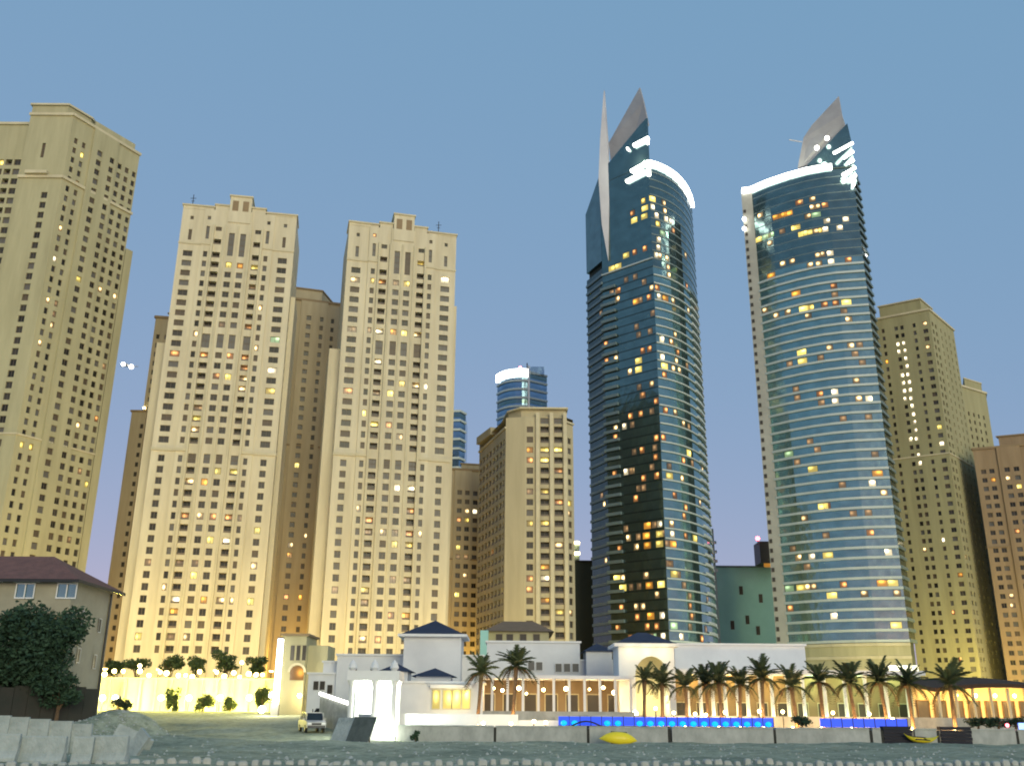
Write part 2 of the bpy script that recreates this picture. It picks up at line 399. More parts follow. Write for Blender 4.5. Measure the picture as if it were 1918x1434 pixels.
        sb = MB(); mats = [self.frame]
        n = 0
        for (c, w, h, kind, ang, x, y, sz, mt) in info:
            px = FPX * math.sqrt(w * h) / c.length
            if n < limit and (px >= min_px or mt.startswith('lit')) and -60 < x < 1980:
                ob = put('window', window_mesh(w, h, kind, self.frame), self.root, c, ang)
                ob.material_slots[1].link = 'OBJECT'; ob.material_slots[1].material = M(mt); n += 1
            else:
                if mt not in mats: mats.append(mt)
                window_geo(sb, Matrix.Translation(c) @ Matrix.Rotation(ang, 4, 'Z'), w, h, kind, mats.index(mt))
        if sb.f: stuff(sb.build('distant_windows', mats, self.root))
        return self.root
def rows(z, n, fh=3.27): return [z + fh * i for i in range(n)]

# --- the two pale front towers share one facade design
COLF = [(0.086, 2.8, 1.75, 'win'), (0.237, 1.25, 1.2, 'win'), (0.329, 2.3, 2.2, 'balcony'), (0.45, 1.9, 1.8, 'win'),
        (0.548, 1.9, 1.8, 'win'), (0.672, 2.2, 2.2, 'balcony'), (0.758, 1.2, 1.15, 'win'), (0.905, 2.8, 1.75, 'win')]
OFF = [0.0, 0.5, 0.5, 1.0, 1.0, 0.5, 0.5, 0.0]
def front_tower(label, A, B, zbase, zrow, nlow, nup, lit, antenna_u):
    A2, B2 = Vector(A), Vector(B); L = (B2 - A2).length; u = (B2 - A2) / L; n = Vector((u.y, -u.x))
    T = Tower('apartment_tower', label, (*((A2 + B2) / 2 - n * 12), zbase), 'cream_stucco', 'trim_stucco')
    zc = zrow + 3.27 * nlow - 1.1            # main cornice
    z_top = zc + 3.0 + 3.27 * nup            # bottom of the attic
    zs = z_top + 14.5
    k, bounds = len(COLF), [0.0]
    for i in range(k - 1): bounds.append((COLF[i][0] + COLF[i + 1][0]) / 2 * L)
    bounds.append(L)
    bounds[1], bounds[7] = 0.19 * L, 0.81 * L
    low = rows(zrow, nlow); up = rows(zc + 3.3, nup)
    tall_up = (9, 10); strips = []
    for i, (fc, wu, wl, kind) in enumerate(COLF):
        c, ops = fc * L, []
        inner = 2 <= i <= 5
        for j, z in enumerate(low):
            if inner and j >= nlow - 1: continue
            ops.append((c - wl / 2, c + wl / 2, z - 0.98, z + 0.98, kind))
        if inner: ops.append((c - wl / 2, c + wl / 2, low[-1] - 1.2, low[-1] + 1.6, 'tall'))
        for j, z in enumerate(up):
            if inner and j == tall_up[0]: ops.append((c - wu / 2, c + wu / 2, z - 0.98, z + 3.27 + 0.2, 'tall')); continue
            if inner and j == tall_up[1]: continue
            if i in (3, 4) and j >= nup - 1: continue
            ops.append((c - wu / 2, c + wu / 2, z - 0.95, z + 0.95, kind))
        # attic: tall slots and little square lights under the parapet
        a = z_top
        if i in (3, 4): ops.append((c - 0.85, c + 0.85, a - 3.2, a + 4.6, 'tall'))
        elif i in (0, 7): ops += [(c - 0.5, c + 0.5, a + 1.6, a + 5.2, 'tall'), (c - 0.5, c + 0.5, a + 8.6, a + 9.8, 'win')]
        elif i in (1, 6): ops += [(c - 0.5, c + 0.5, a + 2.2, a + 6.6, 'tall'), (c - 0.5, c + 0.5, a + 8.8, a + 10.0, 'win')]
        else: ops += [(c - 1.1, c + 1.1, a + 0.6, a + 2.4, 'balcony'), (c - 0.9, c + 0.9, a + 5.2, a + 6.6, 'win')]
        strips.append((bounds[i], bounds[i + 1], OFF[i], ops))
    # body walls, then side and rear faces
    T.facade(A, B, zbase, zs - 2.2, strips)
    bk = [A2 - n * 24, B2 - n * 24]
    side = [(3.0 + 4.2 * i, 1.3, 'win', 0.0) for i in range(5)]
    T.grid(B, bk[1], zbase, zs - 2.2, side, low + up, 1.8)
    T.grid(bk[0], A, zbase, zs - 2.2, side, low + up, 1.8)
    T.b.poly([(*bk[1], zbase), (*bk[0], zbase), (*bk[0], zs - 2.2), (*bk[1], zs - 2.2)])
    T.b.poly([(*A2, zs - 2.2), (*B2, zs - 2.2), (*bk[1], zs - 2.2), (*bk[0], zs - 2.2)])
    P = lambda s, o=0.0: A2 + u * s + n * o
    # setback wings on both flanks
    for s0, s1, zz in ((-3.2, -0.02, zc + 34), (L + 0.02, L + 1.4, zc + 52)):
        q = [P(s0, -4.0), P(s1, -4.0), P(s1, -20), P(s0, -20)]
        T.part('side_wing', MB().prism([tuple(x) for x in q], zbase, zz), T.wall)
    # cornices, pilasters, stepped parapet blocks
    for i in range(k):
        a, b_ = P(bounds[i], OFF[i]), P(bounds[i + 1], OFF[i])
        if not 2 <= i <= 5: T.band(a, b_, zc, 0.8, 0.35, 'cornice')
        if i in (0, 1, 6, 7): T.band(a, b_, z_top + 0.2, 0.55, 0.25, 'cornice')
    for s in (bounds[3], (COLF[3][0] + COLF[4][0]) / 2 * L, bounds[5], bounds[2] + 0.1, bounds[6] - 0.1):
        q = [P(s - 0.32, 1.35), P(s + 0.32, 1.35), P(s + 0.32, 0.3), P(s - 0.32, 0.3)]
        T.part('pilaster', MB().prism([tuple(x) for x in q], zbase, z_top + 7))
    def block(s0, s1, front, back, za, zb, mat=None):
        q = [P(s0, front), P(s1, front), P(s1, back), P(s0, back)]
        o = T.part('parapet_block', MB().prism([tuple(x) for x in q], za, zb), T.wall)
        q = [P(s0 - 0.3, front + 0.35), P(s1 + 0.3, front + 0.35), P(s1 + 0.3, back - 0.2), P(s0 - 0.3, back - 0.2)]
        T.part('coping', MB().prism([tuple(x) for x in q], zb, zb + 0.5))
    zt = zs - 2.19
    block(0.0, 0.27 * L, 0.1, -8, zt, zt + 0.9)
    block(0.73 * L, L, 0.1, -8, zt, zt + 0.5)
    block(0.28 * L, 0.40 * L, 0.45, -9, zt, zt + 1.6); block(0.60 * L, 0.72 * L, 0.45, -9, zt, zt + 1.6)
    block(0.405 * L, 0.595 * L, 1.3, -12, z_top + 8.2, zs + 2.6)
    for s in (0.455, 0.545):
        q = [P(s * L - 0.9, 1.36), P(s * L + 0.9, 1.36), P(s * L + 0.9, 1.2), P(s * L - 0.9, 1.2)]
        T.part('blind_panel', MB().prism([tuple(x) for x in q], z_top + 12.2, zs + 1.2), 'brown_trim')
    p = P(antenna_u * L, -3)
    m = MB().tube([(p.x, p.y, zt), (p.x, p.y, zt + 6.5)], 0.12, 6)
    m.tube([(p.x - 0.9, p.y, zt + 5.2), (p.x + 0.9, p.y, zt + 5.2)], 0.09, 5).tube([(p.x - 0.5, p.y, zt + 4.2), (p.x + 0.5, p.y, zt + 4.2)], 0.09, 5)
    T.part('antenna', m, 'dark_metal')
    T.finish(lit, 0.008)
LIT_T2 = [(353,432,'w'),(437,451,'w'),(430,490,'Y'),(448,491,'O'),(476,497,'Y'),(472,529,'d'),(488,576,'w'),(340,581,'y'),(466,607,'o'),(513,642,'g'),(480,655,'w'),
 (331,662,'o'),(384,661,'o'),(433,668,'o'),(459,668,'o'),(456,689,'o'),(511,698,'W'),(406,705,'o'),(428,706,'Y'),(455,708,'w'),(447,734,'w'),(506,737,'y'),(370,786,'Y'),
 (372,761,'d'),(415,598,'d'),(366,807,'w'),(409,878,'Y'),(437,880,'Y'),(356,894,'w'),(383,899,'O'),(348,963,'o'),(372,964,'w'),(399,963,'o'),(427,965,'o'),(447,966,'d'),
 (481,990,'Y'),(394,1007,'Y'),(422,1009,'W'),(276,1050,'d'),(335,1052,'d'),(364,1053,'d'),(362,1074,'Y'),(307,1094,'w'),(328,1121,'W'),(379,1124,'O'),(411,1124,'w'),
 (429,1123,'w'),(467,1125,'Y'),(324,1145,'O'),(256,1191,'Y'),(318,1194,'d'),(344,1194,'w')]
LIT_T3 = [(697,458,'o'),(833,509,'W'),(787,497,'y'),(675,523,'w'),(703,525,'y'),(721,525,'o'),(763,528,'y'),(747,527,'d'),(717,615,'W'),(755,617,'Y'),(743,617,'O'),(698,615,'d'),
 (778,621,'w'),(667,614,'d'),(712,676,'W'),(754,714,'y'),(778,719,'w'),(795,723,'W'),(735,733,'Y'),(662,732,'o'),(711,731,'d'),(689,769,'Y'),(707,791,'Y'),(731,790,'o'),
 (753,817,'w'),(746,918,'W'),(770,920,'W'),(679,954,'w'),(819,963,'W'),(769,962,'o'),(698,979,'o'),(717,998,'w'),(741,999,'d'),(767,1001,'o'),(787,1001,'w'),(697,999,'d'),
 (740,1022,'Y'),(767,1023,'y'),(635,1109,'d'),(688,1111,'y'),(688,1131,'d'),(737,1089,'d'),(763,1089,'d'),(734,1156,'o'),(760,1156,'O'),(679,1202,'w'),(713,1202,'o')]
front_tower('tall cream apartment tower with an even window grid, its base above the glowing yellow wall', (-102.4, 265), (-68.4, 271), 3, 17.4, 17, 19, LIT_T2, 0.06)
front_tower('cream apartment tower with an even window grid, rising directly behind the white hotel', (-51.3, 269), (-18.2, 277), 3, 17.4, 17, 18, LIT_T3, 0.84)

# --- massive tower at the left edge
def left_tower():
    T = Tower('apartment_tower', 'massive sand coloured tower cut off by the left edge, behind the red roofed house', (-135, 262, 2), 'sand_stucco', 'trim_stucco')
    z0, zt, z = 2, 172, rows(10.8, 47)
    W, K, K2, K3 = (-146.5, 250), (-133.5, 250), (-121.5, 272), (-136.5, 300)
    T.grid((-185, 253.5), (-146.5, 253.5), z0, zt - 1, [(4 + 5.2 * i + d, 2.0, 'balcony' if d else 'win', 0.0) for i in range(7) for d in (0, 2.6)], z[:46], 2.0)
    T.b.poly([(-146.5, 253.5, z0), (-146.5, 250, z0), (-146.5, 250, zt), (-146.5, 253.5, zt)])
    a = [(1.4, 1.7, 'win', 0.0), (8.3, 1.9, 'win', 0.0)]
    st = [(0, 4.0, 0.0, []), (4.0, 13.0, 0.0, [(7.6, 9.4, q - 1.0, q + 1.0, 'win') for q in z[:42]] + [(5.2, 6.2, 157.5, 162.5, 'tall')])]
    T.facade(W, K, z0, zt, st)
    L = math.hypot(13, 22)
    c = [(2.2, 1.2, 'win', 0), (5.0, 1.2, 'win', 0), (10.4, 1.8, 'win', 0.6), (15.0, 1.6, 'win', 0.6), (18.4, 1.5, 'win', 0), (21.2, 1.5, 'win', 0), (24.0, 1.4, 'win', 0)]
    T.grid(K, K2, z0, zt, c, z + [z[-1] + 3.27], 1.85)
    T.b.poly([(*K2, z0), (*K3, z0), (*K3, zt), (*K2, zt)])
    T.b.poly([(-185, 253.5, zt - 1), (-146.5, 253.5, zt - 1), (-146.5, 300, zt - 1), (-185, 300, zt - 1)])
    T.b.poly([(*W, zt), (*K, zt), (*K2, zt), (*K3, zt), (-146.5, 300, zt)])
    T.b.poly([(*K3, z0), (-185, 300, z0), (-185, 300, zt), (*K3, zt)]); T.b.poly([(-185, 300, z0), (-185, 253.5, z0), (-185, 253.5, zt), (-185, 300, zt)])
    for (p, q) in ((W, K), (K, K2)):
        T.band(p, q, 150.5, 0.9, 0.5); T.band(p, q, zt, 0.9, 0.5, 'coping'); T.band(p, q, 72, 0.5, 0.25)
    T.band((-185, 253.5), (-147, 253.5), zt - 1, 0.8, 0.5, 'coping')
    T.part('roof_block', MB().prism([(-147, 251), (-136, 251), (-132, 258), (-132, 272), (-147, 272)], zt + 0.9, zt + 4.2), T.wall)
    T.part('coping', MB().prism([(-147.5, 250.4), (-135.7, 250.4), (-131.4, 257.8), (-131.4, 272.5), (-147.5, 272.5)], zt + 4.2, zt + 4.8))
    T.part('roof_block', MB().prism([(-130, 257), (-122.5, 270), (-127, 274), (-134, 262)], zt + 0.9, zt + 3.0), T.wall)
    T.part('ledge', MB().box((-141, 249.3, 152), (6.5, 1.4, 1.0)))
    T.part('rear_wing', MB().prism([(-121.5, 272.3), (-120.2, 274.6), (-128, 290), (-131, 290)], z0, 139), T.wall)
    T.finish([(152,283,'Y'),(144,335,'w'),(16,430,'Y'),(38,428,'O'),(99,424,'w'),(89,481,'W'),(157,515,'Y'),(183,535,'w'),(218,559,'w'),(74,559,'w'),(98,564,'d'),(112,579,'d'),
              (111,599,'w'),(60,642,'w'),(1,307,'y'),(28,821,'Y'),(54,825,'y'),(140,798,'w'),(198,789,'o'),(157,912,'Y'),(143,885,'d')], 0.006)
left_tower()

# --- brown towers standing behind
def back_tower(label, A, B, C, zt, steps, cols, sidecols, z1, n, lit, wall, depth_left=None, rl=0.02, name='apartment_tower', h=1.7, minpx=7.0):
    """front face A>B, right-hand face B>C, left-hand face D>A"""
    A, B, C = Vector(A), Vector(B), Vector(C); D = A + (C - B)
    T = Tower(name, label, (*((A + C) / 2), 2), wall, 'brown_trim' if wall in ('tan_stucco', 'umber_stucco') else 'trim_stucco')
    T.grid(A, B, 2, zt, cols, rows(z1, n), h); T.grid(B, C, 2, zt, sidecols, rows(z1, n), h)
    if depth_left is not None: T.grid(D, A, 2, zt, depth_left, rows(z1, n), h)
    else: T.b.poly([(*D, 2), (*A, 2), (*A, zt), (*D, zt)])
    T.b.poly([(*C, 2), (*D, 2), (*D, zt), (*C, zt)]); T.b.poly([(*A, zt), (*B, zt), (*C, zt), (*D, zt)])
    for p, q in ((A, B), (B, C), (D, A)): T.band(p, q, zt, 0.8, 0.5, 'coping'); T.band(p, q, zt * 0.62, 0.5, 0.25)
    for (f0, f1, g0, g1, dz) in steps:
        e = lambda f, g: A + (B - A) * f + (C - B) * g
        T.part('roof_block', MB().prism([tuple(e(f0, g0)), tuple(e(f1, g0)), tuple(e(f1, g1)), tuple(e(f0, g1))], zt + 0.8, zt + 0.8 + dz), T.wall)
        T.part('coping', MB().prism([tuple(e(f0 - .02, g0 - .02)), tuple(e(f1 + .02, g0 - .02)), tuple(e(f1 + .02, g1 + .02)), tuple(e(f0 - .02, g1 + .02))], zt + 0.8 + dz, zt + 1.3 + dz))
    T.finish(lit, rl, min_px=minpx)
    return T
def even(L, n, w, kinds=('win',), m=2.0, off=0.0): return [(m + (L - 2 * m) * i / max(1, n - 1), w, kinds[i % len(kinds)], off) for i in range(n)]
back_tower('brown apartment tower standing between the two pale towers', (-79.5, 306), (-60.0, 312), (-56, 336), 137, [(0.15, 0.6, 0.1, 0.6, 4.5)],
           [(1.6, 1.2, 'win', 0), (3.6, 1.2, 'win', 0), (9.2, 1.6, 'win', 0.5), (13.6, 1.2, 'win', 0.5), (17.4, 1.1, 'win', 0)], even(24, 5, 1.3), 13, 37,
           [(545,877,'Y'),(566,996,'w'),(527,1020,'Y'),(530,1040,'O'),(589,1057,'w'),(588,1075,'w'),(585,1094,'w'),(584,1112,'w'),(523,1112,'o'),(556,1110,'O'),(546,690,'o')], 'tan_stucco')
back_tower('narrow brown tower half hidden at the left flank of the first pale tower', (-124.3, 310), (-100.5, 314), (-98, 334), 131, [(0.1, 0.6, 0.2, 0.7, 2.5)],
           [(1.5, 1.1, 'win', 0), (4.2, 1.0, 'win', 0), (8, 1.5, 'win', 0)], even(20, 4, 1.3), 13, 35, [(269,866,'w')], 'tan_stucco')
t0w = thing('tower_wing', 'low brown wing stepping down from the narrow brown tower on the left', 'tower wing', (-126, 309, 2))
MB().prism([(-127.6, 309), (-122.6, 309), (-122.6, 330), (-127.6, 330)], 2, 96.5).build('wall', 'tan_stucco', t0w)
MB().prism([(-128, 308.6), (-122.3, 308.6), (-122.3, 330.4), (-128, 330.4)], 96.5, 97.1).build('coping', 'brown_trim', t0w)
for k in range(25): put('window', window_mesh(1.0, 1.5, 'win', 'frame_brown'), t0w, (-123.6, 308.55, 13 + 3.27 * k), 0)
wl = thing('wall_lamp', 'small bright lamp on the corner of the low brown wing', 'lamp', (-123.4, 308.5, 97.3))
MB().ball((-123.4, 308.5, 97.7), 0.45).build('bulb', 'lamp_warm', wl); MB().box((-123.4, 308.5, 97.2), (0.5, 0.5, 0.25)).build('base', 'dark_metal', wl)

back_tower('short brown tower left of the ribbed one', (-24, 338), (-5.5, 342), (-3, 362), 84.5, [(0.3, 0.75, 0.1, 0.6, 2.0)],
           [(1.8, 1.7, 'win', 0), (5.6, 1.7, 'win', 0.4), (8.4, 1.7, 'win', 0.4), (11.4, 1.7, 'win', 0), (14.8, 1.7, 'win', 0)], even(20, 5, 1.5), 11, 21,
           [(872,954,'w'),(887,954,'W'),(898,982,'W'),(898,998,'W'),(854,1016,'Y'),(853,1049,'d'),(851,1118,'Y'),(873,1081,'w'),(872,970,'y'),(870,1049,'d')], 'tan_stucco', rl=0.12)

# --- ribbed beige tower in the middle
def mid_tower():
    T = Tower('apartment_tower', 'beige tower with pale vertical ribs, in the middle of the picture', (5, 300, 2), 'mid_stucco', 'trim_stucco')
    z = rows(10.2, 25); zt = 89.5
    F0, F1, F2, L0, L1 = Vector((4.2, 288)), Vector((16.8, 288)), Vector((19.3, 291)), Vector((-1.8, 289.5)), Vector((-11.0, 320))
    st = [(0, 3.9, 0.0, [(0.5, 2.5, q - .95, q + .95, 'win') for q in z[:24]]),
          (3.9, 8.2, 0.0, [(4.75, 7.35, q - 1.0, q + 1.0, 'balcony') for q in z[:24]] + [(4.75, 7.35, 87.3, 89.2, 'tall')]),
          (8.2, 12.6, 0.0, [(9.0, 11.6, q - 1.0, q + 1.0, 'balcony') for q in z[:24]] + [(9.0, 11.6, 87.3, 89.2, 'tall')])]
    T.facade(F0, F1, 2, zt, st)
    T.grid(F1, F2, 2, zt - 2, [(1.9, 1.7, 'win', 0)], z[:23], 1.9)
    T.b.poly([(*L0, 2), (*F0, 2), (*F0, zt), (*L0, zt)])
    Ls = (L0 - L1).length
    T.grid(L1, L0, 2, zt - 3.5, [(2.0 + 4.05 * i, 2.9, 'balcony', 0) for i in range(7)] + [(Ls - 2.2, 1.9, 'balcony', 0)], z[:23], 2.0)
    T.b.poly([(*F2, 2), (19.3, 322, 2), (19.3, 322, zt), (*F2, zt)]); T.b.poly([(19.3, 322, 2), (*L1, 2), (*L1, zt), (19.3, 322, zt)])
    T.b.poly([(*L0, zt - .02), (*F0, zt - .02), (*F1, zt - .02), (*F2, zt - .02), (19.3, 322, zt - .02), (*L1, zt - .02)])
    for s in (3.9, 8.2, 12.4):
        T.part('rib', MB().prism([(4.2 + s - .55, 287.1), (4.2 + s + .55, 287.1), (4.2 + s + .55, 288.0), (4.2 + s - .55, 288.0)], 2, zt + 1.2))
    T.part('roof_block', MB().prism([(3.0, 289), (17, 289), (17, 312), (-4, 312), (-1, 293)], zt, zt + 2.6), T.wall)
    T.part('coping', MB().prism([(2.6, 287.6), (17.6, 287.6), (17.6, 312.5), (-4.6, 312.5), (-1.5, 292)], zt + 2.6, zt + 3.1))
    T.band(L1, L0, zt - 3.4, 0.6, 0.4, 'coping'); T.band(F1, F2, zt - 1.8, 0.6, 0.4, 'coping')
    T.part('roof_block', MB().prism([(-12, 318), (-7, 305), (-4, 306), (-8, 320)], zt - 1, zt + 1.5), T.wall)
    T.finish([(988,842,'O'),(1015,841,'Y'),(1038,842,'Y'),(1015,860,'Y'),(986,867,'o'),(1038,883,'o'),(988,924,'d'),(1015,920,'y'),(1040,945,'o'),(1058,951,'y'),(986,984,'y'),(1013,982,'y'),
              (1034,1031,'w'),(1015,1067,'O'),(1034,1074,'W'),(986,1092,'o'),(986,1113,'o'),(948,1099,'Y'),(1017,1134,'O'),(1037,1136,'y'),(1061,1142,'w'),(947,857,'d'),(945,1078,'d'),(1034,1190,'y')], 0.02)
mid_tower()

# --- olive beige tower right of the glass pair, turned on its corner
T6 = back_tower('olive beige tower with a column of bright windows, right of the glass towers', (147.2, 361), (164.5, 350), (184, 372), 153.5, [(0.08, 0.85, 0.05, 0.5, 5.0)],
           [(2.6, 1.1, 'win', 0), (7.6, 1.3, 'win', 0), (9.8, 1.3, 'win', 0), (14.4, 1.1, 'win', 0), (18.4, 1.8, 'win', 0)], [(2.6, 1.9, 'win', 0), (6.2, 1.8, 'win', 0)] + even(29, 6, 1.2)[2:], 11, 43,
           [(1682,646,'W'),(1692,644,'W'),(1684,661,'W'),(1693,657,'W'),(1697,674,'W'),(1698,688,'W'),(1690,705,'W'),(1701,705,'W'),(1692,720,'W'),(1704,720,'W'),(1695,734,'W'),(1703,731,'W'),
            (1697,750,'W'),(1706,746,'W'),(1709,762,'W'),(1710,777,'W'),(1712,793,'W'),(1716,810,'W'),(1707,825,'W'),(1718,825,'W'),(1722,856,'W'),(1724,874,'W'),(1660,678,'O'),(1745,644,'w'),
            (1738,601,'w'),(1764,797,'Y'),(1769,831,'W'),(1767,1010,'W'),(1803,1045,'w'),(1803,1080,'O'),(1788,1153,'o'),(1798,1241,'o'),(1734,1031,'w')], 'olive_stucco', rl=0.006, minpx=5.5)
back_tower('lower olive wing stepping down behind the tower with the column of lit windows', (182.5, 373), (199.5, 384), (208, 404), 130, [(0.3, 0.9, 0.1, 0.7, 4)],
           even(18, 5, 1.1), even(21, 4, 1.2), 11, 34, [(1848,800,'Y')], 'olive_stucco', rl=0.01, name='tower_wing')
back_tower('brown apartment tower cut off by the right edge of the picture', (174.5, 352), (206, 338), (225, 360), 97, [(0.25, 0.9, 0.1, 0.6, 4.0)],
           [(2.6, 1.7, 'win', 0), (5.4, 1.7, 'win', 0), (10.5, 1.8, 'win', 0.5), (13.6, 1.8, 'win', 0.5), (18, 1.7, 'win', 0), (22, 1.7, 'win', 0), (26, 1.7, 'win', 0), (30, 1.7, 'win', 0)], even(28, 5, 1.5), 10, 25,
           [(1871,900,'O'),(1898,900,'w'),(1916,909,'Y'),(1914,993,'o'),(1890,1125,'w'),(1909,1127,'w')], 'umber_stucco', rl=0.01)

# ------------------------------------------------------------------ glass towers
def hit(A, B, px, py):
    """where the line of sight through a photo pixel meets the upright plane over A>B: distance along A>B and height"""
    dx, dy, dz = ray(px, py); ex, ey = B[0] - A[0], B[1] - A[1]; L = math.hypot(ex, ey)
    den = dx * ey - dy * ex
    k = (A[0] * ey - A[1] * ex) / den
    return ((dx * k - A[0]) * ex + (dy * k - A[1]) * ey) / L, EYE + dz * k
def outset(pts, d):
    """plan polyline moved outwards by d (outside = right of travel... towards -normal)"""
    out = []
    for i, p in enumerate(pts):
        a, b = Vector(pts[max(i - 1, 0)]), Vector(pts[min(i + 1, len(pts) - 1)])
        u = (b - a).normalized(); out.append(Vector(p) + Vector((u.y, -u.x)) * d)
    return out
def ribbon(pts, z0, z1, d_out, d_in):
    o, i = outset(pts, d_out), outset(pts, d_in)
    b = MB()
    for k in range(len(pts) - 1):
        q = [o[k], o[k + 1], i[k + 1], i[k]]
        P = lambda v, z: (v.x, v.y, z)
        b.poly([P(q[0], z0), P(q[1], z0), P(q[1], z1), P(q[0], z1)])
        b.poly([P(q[0], z1), P(q[1], z1), P(q[2], z1), P(q[3], z1)]); b.poly([P(q[3], z0), P(q[2], z0), P(q[1], z0), P(q[0], z0)])
    for e in (0, -1):
        b.poly([(o[e].x, o[e].y, z0), (i[e].x, i[e].y, z0), (i[e].x, i[e].y, z1), (o[e].x, o[e].y, z1)])
    return b
def arc(P, Q, S, n=8):
    """curve through three plan points"""
    P, Q, S = Vector(P), Vector(Q), Vector(S); C = Q * 2 - (P + S) / 2
    return [(P * (1 - t) ** 2 + C * 2 * t * (1 - t) + S * t * t) for t in [i / n for i in range(n + 1)]]
PANE = {}
def pane_mesh(w, h):
    k = (round(w, 1), round(h, 1))
    if k not in PANE:
        b = MB().box((0, 0.03, 0), (w, 0.06, h), mi=1)
        b.box((0, -0.02, h / 2 - 0.05), (w, 0.06, 0.1)).box((-w / 2 + 0.04, -0.02, 0), (0.08, 0.06, h)).box((w / 2 - 0.04, -0.02, 0), (0.08, 0.06, h))
        PANE[k] = b.mesh('pane', ['dark_metal', 'pane_dark'])
    return PANE[k]
def lit_panes(root, faces, z0, fh, lit, glass_lo, glass_h, w=1.9):
    used = set()
    for (px, py, k) in lit:
        for (pts, za, zb) in faces:
            done = False
            for i in range(len(pts) - 1):
                A, B = Vector(pts[i]), Vector(pts[i + 1]); L = (B - A).length; s, z = hit(A, B, px, py)
                if -0.3 <= s <= L + 0.3 and za < z < zb:
                    f = math.floor((z - z0) / fh); s = min(max(s, w / 2), L - w / 2) if L > w else L / 2
                    cell = (id(pts), i, f, round(s / w))
                    if cell in used: f += 1
                    used.add(cell)
                    u = (B - A) / L; p = A + u * s + Vector((u.y, -u.x)) * 0.09
                    ww = w * (1.5 if k in 'YOg' else 1.0)
                    ob = put('lit_pane', pane_mesh(min(ww, L * 1.2), glass_h), root, (p.x, p.y, z0 + f * fh + glass_lo + glass_h / 2), math.atan2(u.y, u.x))
                    ob.material_slots[1].link = 'OBJECT'; ob.material_slots[1].material = M(KIND[k]); done = True; break
            if done: break
def floors(root, pts, z0, z1, fh, band_h, band_out, glass_m, band_m, skip=None):
    n = int((z1 - z0) / fh)
    for i in range(n):
        z = z0 + i * fh
        g = glass_m(z) if callable(glass_m) else glass_m
        ribbon(pts, z + band_h, z + fh, 0.0, -0.4).build('glazing', g, root)
        bo = band_out(z) if callable(band_out) else band_out
        ribbon(pts, z, z + band_h - 0.004, bo, -0.4).build('floor_band', band_m(z) if callable(band_m) else band_m, root)
    return z0 + n * fh
def bar(root, name, p, q, r, mat): return MB().tube([p, q], r, 8).build(name, mat, root)
FH = 3.43
